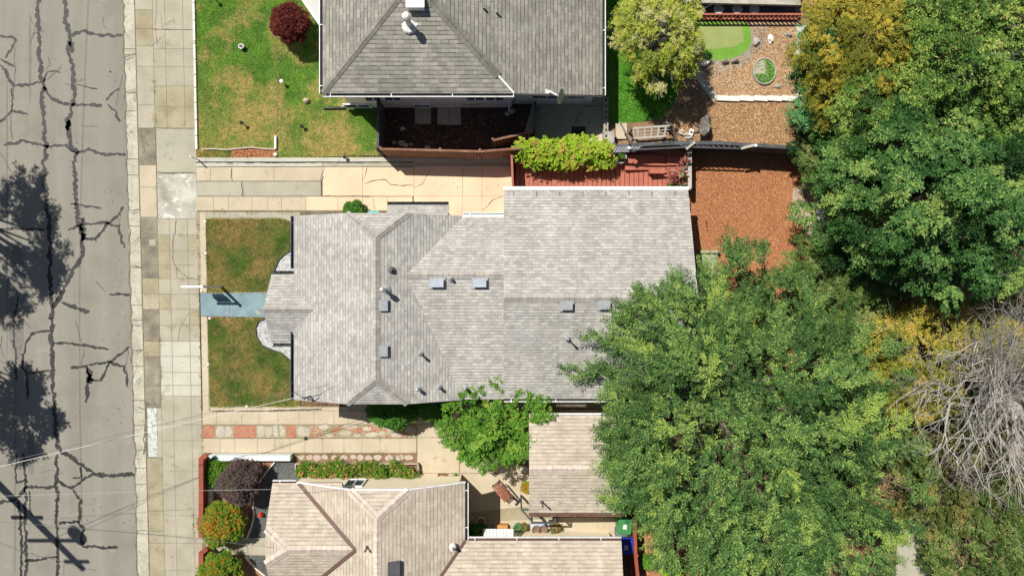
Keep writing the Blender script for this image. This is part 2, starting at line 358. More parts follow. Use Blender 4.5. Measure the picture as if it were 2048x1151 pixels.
M['green_bin'] = flat('green_bin_plastic', (.05, .22, .07), .45)
M['blue_bin'] = flat('blue_bin_plastic', (.02, .04, .42), .4)
M['grey_bin'] = flat('grey_green_plastic', (.13, .17, .15), .5)
M['blue_tarp'] = flat('blue_tarp', (.08, .18, .62), .5)
M['red_plastic'] = flat('red_plastic', (.6, .05, .03), .4)
M['orange'] = flat('orange_skin', (.85, .33, .04), .5)
M['cap_gutter'] = flat('gutter_trough', (.05, .05, .055), .7)
M['hose'] = flat('hose', (.25, .21, .15), .6)
M['mat_orange'] = flat('coir_mat', (.50, .25, .09), .9)
# leaves
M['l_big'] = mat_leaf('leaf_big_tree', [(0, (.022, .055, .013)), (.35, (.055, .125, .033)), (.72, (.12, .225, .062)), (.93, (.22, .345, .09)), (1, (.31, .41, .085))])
M['l_edge'] = mat_leaf('leaf_olive_green', [(0, (.035, .07, .014)), (.5, (.10, .17, .04)), (.9, (.18, .26, .07)), (1, (.32, .31, .11))])
M['l_deep'] = mat_leaf('leaf_deep_green', [(0, (.014, .045, .01)), (.5, (.05, .13, .032)), (.88, (.125, .25, .07)), (1, (.24, .34, .085))])
M['l_upper'] = mat_leaf('leaf_mixed_green', [(0, (.025, .06, .012)), (.5, (.085, .175, .035)), (.9, (.19, .31, .06)), (1, (.33, .39, .09))])
M['l_gold'] = mat_leaf('leaf_gold', [(0, (.10, .12, .016)), (.35, (.16, .18, .026)), (.7, (.30, .26, .034)), (1, (.46, .36, .05))])
M['l_yel'] = mat_leaf('leaf_yellow_green', [(0, (.10, .13, .02)), (.5, (.27, .28, .04)), (.85, (.45, .40, .06)), (1, (.55, .38, .09))])
M['l_olive'] = mat_leaf('leaf_olive', [(0, (.13, .18, .02)), (.5, (.30, .36, .045)), (.85, (.50, .50, .07)), (1, (.5, .46, .22))])
M['l_under'] = mat_leaf('leaf_undergrowth', [(0, (.035, .055, .012)), (.5, (.095, .135, .03)), (.85, (.18, .21, .05)), (1, (.34, .24, .09))])
M['l_mint'] = mat_leaf('leaf_mint', [(0, (.03, .10, .03)), (.5, (.08, .22, .07)), (1, (.16, .36, .12))])
M['l_citrus'] = mat_leaf('leaf_fig', [(0, (.035, .11, .012)), (.5, (.09, .22, .022)), (.9, (.16, .32, .035)), (1, (.25, .38, .06))])
M['l_vine'] = mat_leaf('leaf_vine', [(0, (.10, .22, .01)), (.5, (.25, .42, .02)), (.85, (.40, .55, .04)), (1, (.42, .3, .08))])
M['l_hedge'] = mat_leaf('leaf_hedge', [(0, (.02, .07, .01)), (.5, (.05, .16, .02)), (1, (.13, .30, .04))])
M['l_maroon'] = mat_leaf('leaf_maroon', [(0, (.035, .008, .008)), (.5, (.10, .018, .014)), (.9, (.2, .035, .025)), (1, (.3, .14, .06))], .15)
M['l_purple'] = mat_leaf('leaf_purple', [(0, (.04, .025, .03)), (.5, (.10, .065, .07)), (.8, (.15, .11, .09)), (1, (.13, .17, .06))], .15)
M['l_lantana'] = mat_leaf('leaf_lantana', [(0, (.05, .12, .012)), (.6, (.14, .26, .025)), (.84, (.26, .30, .03)), (.87, (.65, .26, .02)), (1, (.75, .10, .02))], .2)
M['l_rose'] = mat_leaf('leaf_rose', [(0, (.03, .10, .012)), (.6, (.10, .21, .02)), (.84, (.2, .28, .04)), (.87, (.8, .2, .1)), (1, (.85, .35, .3))], .2)
M['l_redleaf'] = mat_leaf('leaf_bronze', [(0, (.12, .03, .03)), (.5, (.3, .1, .08)), (.8, (.42, .2, .16)), (1, (.12, .25, .05))], .2)
M['l_flower'] = mat_leaf('leaf_flowering', [(0, (.05, .16, .015)), (.6, (.16, .3, .03)), (.7, (.6, .12, .03)), (1, (.8, .3, .03))], .2)
M['l_yflower'] = mat_leaf('flower_yellow', [(0, (.2, .25, .02)), (.4, (.6, .5, .03)), (1, (.8, .65, .04))], .2)
M['l_chip'] = mat_leaf('loose_chip', [(0, (.22, .08, .035)), (.5, (.41, .17, .075)), (.88, (.56, .28, .14)), (1, (.68, .46, .28))], 0.0, .9)
M['l_chip2'] = mat_leaf('loose_leaf_litter', [(0, (.18, .10, .05)), (.5, (.42, .24, .11)), (.85, (.6, .38, .18)), (1, (.7, .52, .32))], 0.0, .9)

# ------------------------------------------------------------------ fast leaf meshes
def leafmesh(name, mat, C, D, Nn, L, W, rnd, parent=None, mats_extra=None):
    C = np.asarray(C); n = len(C)
    D = D / (np.linalg.norm(D, axis=1, keepdims=True) + 1e-9)
    Sd = np.cross(D, Nn); Sd /= (np.linalg.norm(Sd, axis=1, keepdims=True) + 1e-9)
    L = np.broadcast_to(L, (n,))[:, None]; W = np.broadcast_to(W, (n,))[:, None]
    o0 = wloc(parent) if parent else np.array([C[:, 0].mean(), C[:, 1].mean(), C[:, 2].min()])
    v = np.empty((n, 4, 3)); C = C - o0
    v[:, 0] = C; v[:, 1] = C + D * L * .45 + Sd * W * .5; v[:, 2] = C + D * L; v[:, 3] = C + D * L * .45 - Sd * W * .5
    me = bpy.data.meshes.new(name)
    me.vertices.add(n * 4); me.vertices.foreach_set('co', v.reshape(-1))
    me.loops.add(n * 4); me.loops.foreach_set('vertex_index', np.arange(n * 4, dtype=np.int32))
    me.polygons.add(n); me.polygons.foreach_set('loop_start', np.arange(0, n * 4, 4, dtype=np.int32))
    try: me.polygons.foreach_set('loop_total', np.full(n, 4, dtype=np.int32))
    except Exception: pass
    a = me.attributes.new('rnd', 'FLOAT', 'FACE'); a.data.foreach_set('value', np.asarray(rnd, dtype=np.float32))
    me.materials.append(mat); me.update(calc_edges=True); me.validate()
    ob = bpy.data.objects.new(name, me); COL.objects.link(ob)
    if parent: ob.parent = parent
    else: ob.location = o0
    return ob
def unit(n, up=None):
    v = rng.normal(size=(n, 3)); v /= np.linalg.norm(v, axis=1, keepdims=True)
    if up is not None: v[:, 2] = np.abs(v[:, 2]) * (1 - up) + v[:, 2] * up
    return v
def foliage(name, mat, boughs, per, leaf=(.12, .05), spray=.5, kids=12, droop=.25, hue=.35, parent=None, shell=.75, flat_=.35):
    """boughs: (N,7) centre xyz, radii xyz, hue offset; each bough carries sprays of paired leaflets"""
    B = np.asarray(boughs, float); nb = len(B)
    area = B[:, 3] * B[:, 4]; cnt = np.maximum(3, (per * area / area.mean()).astype(int)); idx = np.repeat(np.arange(nb), cnt); n = len(idx)
    u = unit(n); u[:, 2] = np.where(u[:, 2] < -.35, -u[:, 2], u[:, 2])
    an = B[idx, 7] if B.shape[1] > 7 else np.zeros(n); ca, sa = np.cos(an), np.sin(an)
    rad = shell + (1 - shell) * rng.random(n); rad = np.where(rng.random(n) < .2, rad * .6, rad)
    lo = u * B[idx, 3:6] * rad[:, None]
    base = B[idx, :3] + np.stack([lo[:, 0]*ca - lo[:, 1]*sa, lo[:, 0]*sa + lo[:, 1]*ca, lo[:, 2] - np.abs(lo[:, 0]) * .25 * (B.shape[1] > 7)], 1)
    ol = u * np.array([1, 1, .45])
    out_ = np.stack([ol[:, 0]*ca - ol[:, 1]*sa, ol[:, 0]*sa + ol[:, 1]*ca, ol[:, 2]], 1) + rng.normal(size=(n, 3)) * .35; out_[:, 2] -= droop
    if B.shape[1] > 7: out_ += np.stack([ca, sa, np.zeros(n)], 1) * 1.1
    out_ /= np.linalg.norm(out_, axis=1, keepdims=True)
    sl = spray * (.6 + .8 * rng.random(n))
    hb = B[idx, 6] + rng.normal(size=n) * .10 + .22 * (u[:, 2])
    k = np.tile(np.arange(kids), n); I = np.repeat(np.arange(n), kids)
    tt = (k // 2 + .5) / (kids / 2)
    C = base[I] + out_[I] * (sl[I] * tt)[:, None]; C[:, 2] -= (tt ** 2) * sl[I] * .15
    side = np.cross(out_[I], np.array([0, 0, 1.0])); side /= (np.linalg.norm(side, axis=1, keepdims=True) + 1e-6)
    sg = np.where(k % 2 == 0, 1, -1)[:, None]
    D = side * sg + out_[I] * .7 + rng.normal(size=(len(I), 3)) * .3
    Nn = np.array([0, 0, 1.0]) + rng.normal(size=(len(I), 3)) * flat_ + u[I] * .3
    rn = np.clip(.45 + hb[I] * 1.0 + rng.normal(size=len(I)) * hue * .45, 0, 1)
    sz = .75 + .5 * rng.random(len(I))
    return leafmesh(name, mat, C, D, Nn, leaf[0] * sz, leaf[1] * sz, rn, parent)
def inside_blobs(blobs, nb, rmin, rmax, flatz=.6, seedhue=.26, elong=None, centre=None, zmin=None):
    """boughs spread over the outer skin of a crown made of overlapping ellipsoids (x,y,z,rx,ry,rz)"""
    Bl = np.asarray(blobs, float); outl = []
    wts = Bl[:, 3] * Bl[:, 4]; wts = wts / wts.sum(); tries = 0
    while len(outl) < nb and tries < nb * 40:
        tries += 1
        i = rng.choice(len(Bl), p=wts); b = Bl[i]
        v = rng.normal(size=3); v /= np.linalg.norm(v)
        if v[2] < -.15: v[2] = -v[2]
        q = b[:3] + v * b[3:6] * (.86 + .16 * rng.random())
        d = ((q - Bl[:, :3]) / (Bl[:, 3:6] * .86)); dd = (d ** 2).sum(1); dd[i] = 9
        if (dd < .8).any(): continue
        r = rmin + (rmax - rmin) * rng.random() ** 1.5
        if elong:
            a_ = math.atan2(q[1] - centre[1], q[0] - centre[0]) + rng.normal() * .4
            q = q - np.array([0, 0, abs(rng.normal()) * elong[1]])
            outl.append([*q, r * elong[0], r / elong[0] * (.8 + .4 * rng.random()), r * flatz, rng.normal() * seedhue, a_])
        else: outl.append([*q, r, r * (.7 + .5 * rng.random()), r * flatz, rng.normal() * seedhue])
    return np.array(outl)
def tree(name, blobs, base, label, cat, group, mat, nb, rmin, rmax, per, leaf, spray, kids, bark='bark', tr=.16, limbs=14, crown_name='crown', hue=.35, droop=.25, fill=0.0, shell=.75, flat_=.35, flatz=.6, extra=None, elong=None, fixed=False, under=0):
    base = Vector(base); cc = np.asarray(blobs)[:, :2].mean(0)
    if not fixed: base = Vector((cc[0], cc[1], gz(cc[0])))
    t = empty(name, base, label, cat, group)
    B = inside_blobs(blobs, nb, rmin, rmax, flatz, elong=elong, centre=cc)
    if extra is not None:
        extra = np.asarray(extra, float)
        if elong: extra = np.hstack([extra, np.arctan2(extra[:, 1] - cc[1], extra[:, 0] - cc[0])[:, None]]); extra[:, 3] *= 1.4; extra[:, 4] *= .7
        B = np.vstack([B, extra])
    if under:
        lb = np.asarray(blobs, float).copy(); lb[:, 3:5] *= .86; lb[:, 5] *= .55; lb[:, 2] -= 1.1
        B = np.vstack([B, inside_blobs(lb, under, rmin, rmax, flatz, elong=elong, centre=cc)])
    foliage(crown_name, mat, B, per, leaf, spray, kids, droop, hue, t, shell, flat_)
    mb = MB(); bc = np.asarray(blobs); top = Vector(bc[:, :3].mean(0)); fork = base.lerp(Vector((top.x, top.y, top.z)), .3)
    mb.tube(base - Vector((0, 0, .1)), fork, tr, tr * .7, 9); mb.build('trunk', M[bark], t, smooth=True)
    lm = MB(); pick = B[rng.choice(len(B), min(limbs, len(B)), replace=False)]
    for q in pick:
        e = Vector(q[:3]); mid = fork.lerp(e, .5) + Vector((random.uniform(-.3, .3), random.uniform(-.3, .3), .25))
        lm.tube(fork, mid, tr * .4, tr * .24, 6, cap=False); lm.tube(mid, e, tr * .24, tr * .06, 5, cap=False)
        for _ in range(3):
            e2 = e + Vector((random.uniform(-.7, .7), random.uniform(-.7, .7), random.uniform(-.2, .4)))
            lm.tube(mid.lerp(e, .6), e2, tr * .1, tr * .03, 4, cap=False)
    lm.build('limbs', M[bark], t)
    return t
def shrub(name, c_px, r, h, label, cat, group, mat, per, leaf, spray, kids, nb=26, rr=.28, n_blob=1, hue=.35, shell=.7, ry=None, stem=True, flat_=.5, zc=None):
    """c_px: where the crown's centre shows in the photo, at half its height"""
    p = PG(c_px[0], c_px[1], h * .5); g = gz(p.x)
    t = empty(name, (p.x, p.y, g), label, cat, group)
    ry = ry or r
    B = inside_blobs([(p.x, p.y, g + h * .5, r * .86, ry * .86, h * .45)], nb, r * rr * .7, r * rr * 1.2, .8, .07)
    foliage('foliage', mat, B, per, leaf, spray, kids, .1, hue, t, shell, flat_)
    if stem:
        mb = MB()
        for k in range(5):
            a = k * 1.257; mb.tube((p.x, p.y, g - .03), (p.x + math.cos(a) * r * .5, p.y + math.sin(a) * ry * .5, g + h * .6), .03, .01, 5)
        mb.build('stems', M['bark'], t)
    return t

# ------------------------------------------------------------------ ground sheets
def gpoly(mb, pts, dz=0.0, mi=0, world=False, const=None):
    """polygon given in photo pixels on the yard surface, cut where the slope changes"""
    if const is None: w_ = [PG(*p) if not world else Vector((p[0], p[1], 0)) for p in pts]
    else: w_ = [PZ(p[0], p[1], const) for p in pts]
    bm = bmesh.new(); vs = [bm.verts.new((q.x, q.y, 0)) for q in w_]
    bm.faces.new(vs)
    if const is None:
        for bx in BX: bmesh.ops.bisect_plane(bm, geom=bm.verts[:] + bm.edges[:] + bm.faces[:], plane_co=(bx, 0, 0), plane_no=(1, 0, 0))
    if bm.calc_volume(signed=True) == 0: pass
    for f in bm.faces:
        P = [v.co.copy() for v in f.verts]
        if f.normal.z < 0: P.reverse()
        for q in P: q.z = (gz(q.x) if const is None else const) + dz
        mb.face(P, mi)
    bm.free(); return mb
def sheet(name, pts, mat, layer, kind='structure', world=False, skirt=0):
    mb = MB(); gpoly(mb, pts, .004 * layer, 0, world)
    return mb.build(name, mat, kind=kind)
def crack(mb, pts, wpx, dz, mi=0, jitter=.35, const=None, world=False, seg=6):
    """a seam of changing width along a polyline of photo pixels"""
    P = []
    for i in range(len(pts) - 1):
        a, b = pts[i], pts[i+1]; L = math.hypot(b[0]-a[0], b[1]-a[1]); n = max(1, int(L / seg))
        for k in range(n): P.append((a[0] + (b[0]-a[0])*k/n, a[1] + (b[1]-a[1])*k/n))
    P.append(pts[-1]); j = jitter * wpx
    if const == 0.0 and wpx > 1:
        from mathutils import noise as nz
        P = [(p[0] + 4.5 * nz.noise(Vector((p[0] * .045, p[1] * .045, 3.1))) + 2 * nz.noise(Vector((p[0] * .13, p[1] * .13, 8))), p[1] + 3 * nz.noise(Vector((p[0] * .05, p[1] * .05, 7.7)))) for p in P]
    P = [(p[0] + random.uniform(-j, j), p[1] + random.uniform(-j, j)) for p in P]
    Lf, Rt = [], []
    for i, p in enumerate(P):
        a = P[max(0, i-1)]; b = P[min(len(P)-1, i+1)]; d = (b[0]-a[0], b[1]-a[1]); l = math.hypot(*d) or 1
        nx, ny = -d[1]/l, d[0]/l; ww = wpx * random.uniform(.5, 1.45) / 2 * (0.55 if i in (0, len(P)-1) else 1)
        Lf.append((p[0]+nx*ww, p[1]+ny*ww)); Rt.append((p[0]-nx*ww, p[1]-ny*ww))
    for i in range(len(P)-1):
        q = [Lf[i], Lf[i+1], Rt[i+1], Rt[i]]
        if const is not None: W_ = [PZ(x, y, const) for x, y in q]
        else: W_ = [PG(x, y) for x, y in q]
        W_ = [Vector((v.x, v.y, v.z + dz)) for v in W_]
        nrm = (W_[1]-W_[0]).cross(W_[2]-W_[0])
        if nrm.z < 0: W_.reverse()
        mb.face(W_, mi)
def slabs(mb, x0, x1, ys, mi, dz, gap=.8, xf=None):
    """rows of slabs between two edges (functions of y or numbers), gaps show the joint below"""
    f0 = x0 if callable(x0) else (lambda y: x0); f1 = x1 if callable(x1) else (lambda y: x1)
    for k in range(len(ys) - 1):
        a, b = ys[k] + gap/2, ys[k+1] - gap/2
        gpoly(mb, [(f0(a)+gap/2, a), (f1(a)-gap/2, a), (f1(b)-gap/2, b), (f0(b)+gap/2, b)], dz, mi[k] if isinstance(mi, list) else mi)

# the land
mb = MB()
xs = [-400, -16.4, -15.9, -14.0, 3.0, 7.0, 23.0, 60.0, 400]; zz = [-.05, -.05, .1, .1, .22, .75, 1.05, 1.4, 1.4]
for i in range(len(xs) - 1):
    mb.face([(xs[i], -400, zz[i]), (xs[i+1], -400, zz[i+1]), (xs[i+1], 400, zz[i+1]), (xs[i], 400, zz[i])])
mb.build('ground', M['litter'], kind='structure')

Lr = lambda y: 246 + .026 * y
Lc = lambda y: 276 + .026 * y
Ls = lambda y: 305 + .022 * y
Lw = lambda y: 387 + .02 * y
# ROAD with its tar seams
road = MB()
road.face([PZ(-2500, 3000, 0), PZ(Lr(3000), 3000, 0), PZ(Lr(-2200), -2200, 0), PZ(-2500, -2200, 0)], 0)
SE = [([(77,-60),(77,52),(80,100),(84,165),(87,230),(91,290),(88,330),(92,390),(100,453),(99,508),(102,573),(105,617),(104,665),(105,727),(107,781),(110,811),(113,886)],6.5),
 ([(113,886),(126,903),(163,927),(187,947),(228,951),(272,947)],6),
 ([(115,906),(111,971),(115,998),(112,1042),(117,1100),(115,1220)],5),
 ([(128,-40),(133,53),(142,75),(137,100),(142,130),(146,170),(150,182),(145,215),(137,240),(139,280),(150,305),(148,340),(153,400),(157,446),(168,475),(164,511),(148,537),(124,584),(106,617)],6.5),
 ([(142,72),(165,62),(200,72),(246,71)],5), ([(0,72),(25,73),(33,80),(15,110),(10,118)],3.2), ([(0,118),(12,125),(27,134)],4), ([(0,130),(18,160),(30,172),(80,166)],4.5),
 ([(26,175),(22,225)],3), ([(-20,250),(0,243),(25,222),(55,229)],4), ([(85,172),(105,200),(145,210),(203,209)],4.5), ([(215,208),(232,220),(240,245)],4), ([(212,200),(240,175)],3.5),
 ([(85,165),(95,145),(125,143)],2.5), ([(10,290),(50,282),(85,292),(130,288),(150,307),(178,298),(200,308),(252,309)],4.5), ([(150,170),(195,178)],2),
 ([(-10,457),(40,456),(88,458)],3.5), ([(139,406),(190,415),(205,416)],3.5), ([(135,458),(160,451),(186,447),(212,444),(237,451),(248,497)],4),
 ([(171,477),(193,479),(212,449),(248,415)],4), ([(219,589),(261,589)],4), ([(124,606),(150,616),(179,623)],5.5),
 ([(102,661),(66,665),(51,687),(44,734),(53,745),(55,800)],4), ([(35,590),(28,640),(27,654),(33,760)],3.5), ([(55,745),(102,741)],4), ([(110,683),(160,690),(215,696)],4),
 ([(142,734),(172,730),(182,758),(201,760),(219,727),(257,694)],4), ([(175,730),(219,723),(248,732),(257,774)],4), ([(177,745),(175,780),(172,804)],6),
 ([(163,933),(163,954),(147,957)],3.5), ([(187,947),(167,957),(143,976),(116,961)],4), ([(146,978),(163,998),(156,1042),(116,1046)],4.5),
 ([(156,1042),(170,1056),(163,1073),(167,1093),(235,1093)],4.5), ([(-20,1007),(0,1005),(20,1001),(44,984),(54,974),(109,972)],5), ([(58,981),(61,1018),(68,1032)],2.2),
 ([(46,906),(51,978),(53,1200)],4.5), ([(37,998),(42,1066),(44,1200)],5), ([(51,1122),(116,1112)],4), ([(32,906),(34,964),(48,960)],3), ([(165,440),(168,480)],9), ([(178,735),(180,765)],9),
 ([(139,240),(137,262)],8), ([(145,85),(143,105)],8)]
for p, wd in SE: crack(road, p, wd * 1.22, .004, 1, .26, const=0.0, seg=4)
HC = [[(60,30),(70,60),(60,90)],[(30,80),(29,150),(28,200)],[(245,150),(236,190),(232,210)],[(240,415),(235,450),(238,470)],[(0,300),(15,330),(35,370),(45,420)],
 [(256,700),(250,730),(252,760)],[(20,225),(24,280)],[(5,670),(2,690),(12,720)],[(18,700),(30,690),(48,697)],[(0,720),(18,733),(40,735)],[(125,945),(100,940),(80,945)],
 [(150,640),(170,700),(160,735)],[(0,1085),(60,1105),(120,1120),(190,1140)],[(205,35),(210,60)],[(252,20),(249,200)],[(258,480),(262,620)],[(160,250),(200,255)],[(170,160),(140,168),(128,166)],
 [(64,70),(90,60)],[(95,115),(100,130),(92,142)],[(20,560),(40,600)],[(140,330),(150,345)],[(190,560),(215,585)],[(125,130),(112,150),(90,160)]]
for p in HC: crack(road, p, 1.3, .006, 2, .8, const=0.0, seg=5)
for k in range(70):
    x, y = random.choice([(215,148),(225,385),(235,660),(250,540),(245,820),(255,1040),(150,300),(60,500),(180,1000)]); x += random.gauss(0, 14); y += random.gauss(0, 14)
    if x > Lr(y) - 5: continue
    r_ = random.uniform(.6, 2.0); road.face([PZ(x + r_*math.cos(a)*random.uniform(.8,1.2), y - r_*math.sin(a), .005) for a in [i*math.pi/3.5 for i in range(7)]], 3 if r_ > 1.3 else 1)
for (x, y, rx, ry, m_) in ((33,600,17,120,3),(60,120,2.5,90,3),(14,420,2,300,3),(30,950,2,200,3),(62,900,8,50,3)):
    pts = [(x + rx*math.cos(a)*random.uniform(.8,1.15), y - ry*math.sin(a)*random.uniform(.9,1.1)) for a in [i*math.pi/9 for i in range(18)]]
    road.face([PZ(px, py, .0025) for px, py in pts], m_)
road.build('road', [M['asphalt'], M['tar'], M['hair'], M['oil']], kind='structure')
# KERB: gutter pan and kerb
kb = MB()
ysk = [-400, -250, -120, -20, 98, 110, 185, 222, 318, 350, 420, 452, 535, 610, 640, 700, 732, 800, 850, 900, 935, 968, 1060, 1180, 1300, 1500]
for k in range(len(ysk) - 1):
    a, b = ysk[k] + .5, ysk[k+1] - .5
    for (e0, e1, z0, z1) in ((lambda y: Lr(y), lambda y: Lr(y) + 20, .012, .03), (lambda y: Lr(y) + 20, lambda y: Lc(y) - 8, .13, .132)):
        Pp = [PZ(e0(b), b, z0), PZ(e1(b), b, z1), PZ(e1(a), a, z1), PZ(e0(a), a, z0)]
        kb.face(Pp, 0)
    kb.face([PZ(Lr(a)+20, a, .03), PZ(Lr(b)+20, b, .03), PZ(Lr(b)+20, b, .13), PZ(Lr(a)+20, a, .13)], 0)
    kb.face([PZ(Lr(a)+20, a, .13), PZ(Lc(a)-8, a, .132), PZ(Lc(a)-8, a, 0), PZ(Lr(a)+20, a, 0)], 0)
gp = [([(248,118),(262,112),(280,108)],1.2),([(252,187),(275,182)],1.2),([(262,425),(285,415)],1.2),([(265,530),(275,532),(287,540)],1.3),([(285,455),(283,475),(265,490)],1),([(268,650),(286,648)],1),([(269,705),(292,698)],1.2),([(275,810),(293,818)],1),([(290,745),(272,770)],1)]
for p, wd in gp: crack(kb, p, wd, .135, 1, .5, const=0.0)
# painted driveway apron and the broken kerb edge beside it
kb.build('kerb', [M['gutter'], M['tar']], kind='structure')
# dark lines either side of the gutter
ks = MB(); crack(ks, [(Lr(y), y) for y in range(-100, 1300, 30)], 2.6, .016, 0, .3, const=0.0); crack(ks, [(292, 845), (294, 880), (290, 905)], 3.5, .14, 0, .3, const=0.0)
ks.build('kerb_joint', M['joint'], kind='structure')
# SIDEWALK
sw = MB()
gpoly(sw, [(Lc(-400)-8, -400), (Lw(-400), -400), (Lw(1500), 1500), (Lc(1500)-8, 1500)], 0, 0)
for fx, s_ in ((lambda y: Lc(y)-8, 1), (Lw, -1)):
    a, b = PG(fx(-400), -400), PG(fx(1500), 1500)
    q = [a, b, b - Vector((0,0,.2)), a - Vector((0,0,.2))]; sw.face(q if s_ > 0 else q[::-1], 0)
TAN, TAN2, GREY, MOT, WHI, DRK, AGG, PNT, CRM = 1, 2, 3, 4, 5, 6, 7, 8, 9
cols = [(lambda y: Ls(y), lambda y: Ls(y)+24), (lambda y: Ls(y)+24, lambda y: Ls(y)+60), (lambda y: Ls(y)+60, lambda y: Lw(y))]
rows = [-400,-300,-200,-100,-20,60,98,134,172,214,256]
for c0, c1 in cols: slabs(sw, c0, c1, rows, [TAN2 if 172 <= y < 256 else TAN for y in rows[:-1]], .006, .7)
slabs(sw, lambda y: Ls(y)+1, lambda y: Lw(y), [256, 345], GREY, .006, 1.0)
slabs(sw, lambda y: Ls(y)+1, lambda y: Lw(y)-1, [345, 437], MOT, .006, 1.2)
rows = [437,470,501,530,557,588,618,650,682]
for c0, c1 in cols: slabs(sw, c0, c1, rows, [TAN2 if random.random() < .15 else TAN for _ in rows[:-1]], .006, .8)
rows = [682,712,744,770,791]
for c0, c1 in cols: slabs(sw, c0, c1, rows, WHI, .006, .9)
rows = [791,848,880,942,1030]
for c0, c1 in cols: slabs(sw, c0, c1, rows, TAN, .006, .6)
rows = [1030,1085,1140,1200,1300,1400,1500]
for c0, c1 in cols: slabs(sw, c0, c1, rows, TAN, .006, .6)
strip = [(-400,-200,TAN),(-200,-20,TAN2),(-20,20,TAN),(20,58,TAN2),(58,92,TAN2),(92,134,TAN),(134,210,TAN),(210,256,TAN),(256,316,DRK),(316,330,DRK),(330,374,CRM),(374,434,CRM),(434,468,DRK),(468,500,DRK),(500,530,DRK),(530,556,DRK),(556,588,TAN2),(588,618,AGG),(618,652,DRK),(652,682,DRK),(682,712,TAN2),(712,770,DRK),(770,815,DRK),(915,1020,TAN2),(1020,1062,TAN2),(1062,1085,AGG),(1085,1160,TAN2),(1160,1300,TAN),(1300,1500,TAN2)]
for a, b, m_ in strip: slabs(sw, lambda y: Lc(y)-6, lambda y: Ls(y), [a, b], m_, .006, .8)
slabs(sw, lambda y: Lc(y)-3, lambda y: Ls(y)-9, [815, 866], PNT, .010, .6); slabs(sw, lambda y: Lc(y)-3, lambda y: Ls(y)-9, [866, 913], PNT, .010, .6)
slabs(sw, lambda y: Ls(y)-9, lambda y: Ls(y), [815, 866, 914], TAN, .006, .6)
gpoly(sw, [(299, 479), (311, 479), (311, 491), (299, 491)], .010, GREY)
gpoly(sw, [(309, 755), (317, 755), (317, 768), (309, 768)], .010, AGG)
for p, wd in [([(353,437),(350,465),(346,475),(346,520),(352,535),(376,556),(396,557)],1.5),([(352,535),(355,557)],1.2),([(378,625),(360,655),(356,682)],.8),([(314,-10),(311,60),(315,90)],.8),
              ([(300,58),(385,60)],1.4),([(312,256),(388,258)],1.3),([(313,345),(340,347),(390,346)],2),([(388,1020),(386,1060)],1),([(325,610),(345,625)],.8),([(322,27),(325,60)],.8),([(330,70),(300,95)],.6)]:
    crack(sw, p, wd, .012, 10, .5)
for y in list(range(805, 1030, 5)):   # broom marks in the newer walk
    if random.random() < .75: crack(sw, [(Ls(y)+3, y), (Ls(y)+17, y)], .5, .011, 2, .1, seg=20)
sw.build('sidewalk', [M['joint'], M['c_tan'], M['c_tan2'], M['c_grey'], M['c_mott'], M['c_white'], M['c_dark'], M['aggr'], M['apron'], M['c_cream'], M['joint']], kind='structure')

# YARDS
sheet('lawn', [(391,-200),(1230,-200),(1230,190),(760,190),(760,310),(555,316),(394,318)], M['lawnA'], 1)
sheet('mulch_bed', [(465,300),(470,296),(510,296),(553,299),(556,314),(462,316)], M['mulch'], 2)
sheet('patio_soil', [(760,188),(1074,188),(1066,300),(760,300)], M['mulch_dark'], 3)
p_ = MB(); gpoly(p_, [(1070,190),(1212,190),(1215,268),(1150,283),(1040,296)], .016); gpoly(p_, [(1075,292),(1214,262),(1214,292),(1040,304)], .02, 1)
crack(p_, [(1172,213),(1158,232),(1148,250)], 1.2, .026, 2); crack(p_, [(1170,212),(1212,212)], 1.2, .026, 2)
gpoly(p_, [(1143,253),(1171,253),(1171,276),(1143,275)], .024, 2)
gpoly(p_, [(830,212),(862,212),(862,248),(830,248)], .02, 0); gpoly(p_, [(875,214),(898,214),(898,250),(875,249)], .02, 0); gpoly(p_, [(899,214),(921,214),(922,250),(899,250)], .02, 0)
p_.build('patio_paving', [M['c_grey'], M['c_cream'], M['tar']], kind='structure')
sheet('side_lawn', [(1218,-200),(1400,-200),(1400,120),(1372,140),(1330,235),(1270,245),(1235,246),(1214,250)], M['lawnC'], 2)
sheet('garden_soil', [(1330,-60),(1660,-60),(1660,300),(1375,296),(1215,300),(1214,250),(1300,242)], M['soil'], 0)
sheet('chip_garden', [(1386,118),(1490,110),(1502,45),(1592,45),(1592,198),(1436,194),(1380,150)], M['chip_tan'], 3)
sheet('lower_chip_garden', [(1345,225),(1436,204),(1660,206),(1660,296),(1480,290),(1330,280)], M['dirt'], 3)
sheet('gravel_patch', [(1388,116),(1462,92),(1502,50),(1540,48),(1530,90),(1495,128),(1440,148),(1400,142)], M['gravel_grey'], 5)
g_ = MB(); gpoly(g_, [(1375,45),(1490,43),(1500,56),(1503,84),(1495,102),(1470,116),(1440,121),(1400,119),(1375,112)], .024, 1)
gpoly(g_, [(1375,54),(1430,53),(1455,46),(1483,46),(1487,84),(1470,94),(1430,99),(1375,99)], .029, 0)
g_.build('putting_green', [M['turf'], M['turf_fringe']], kind='structure')
c_ = MB(); gpoly(c_, [(1592,50),(1612,50),(1612,205),(1590,205)], .02); gpoly(c_, [(1374,132),(1384,126),(1434,194),(1428,204),(1418,194)], .024); c_.build('garden_path', M['c_white'], kind='structure')
sheet('backyard_mulch', [(1374,282),(1700,288),(1720,720),(1560,760),(1380,620)], M['mulch'], 2)
f_ = MB(); gpoly(f_, [(1586,378),(1604,366),(1630,368),(1660,372),(1664,470),(1612,470),(1600,440),(1580,430),(1584,405)], .016, 0)
for p in ([(1590,400),(1612,408),(1640,404)],[(1612,408),(1606,440)],[(1586,425),(1606,436),(1630,444)],[(1604,368),(1612,408)],[(1626,404),(1624,440)]): crack(f_, p, 1.6, .022, 1)
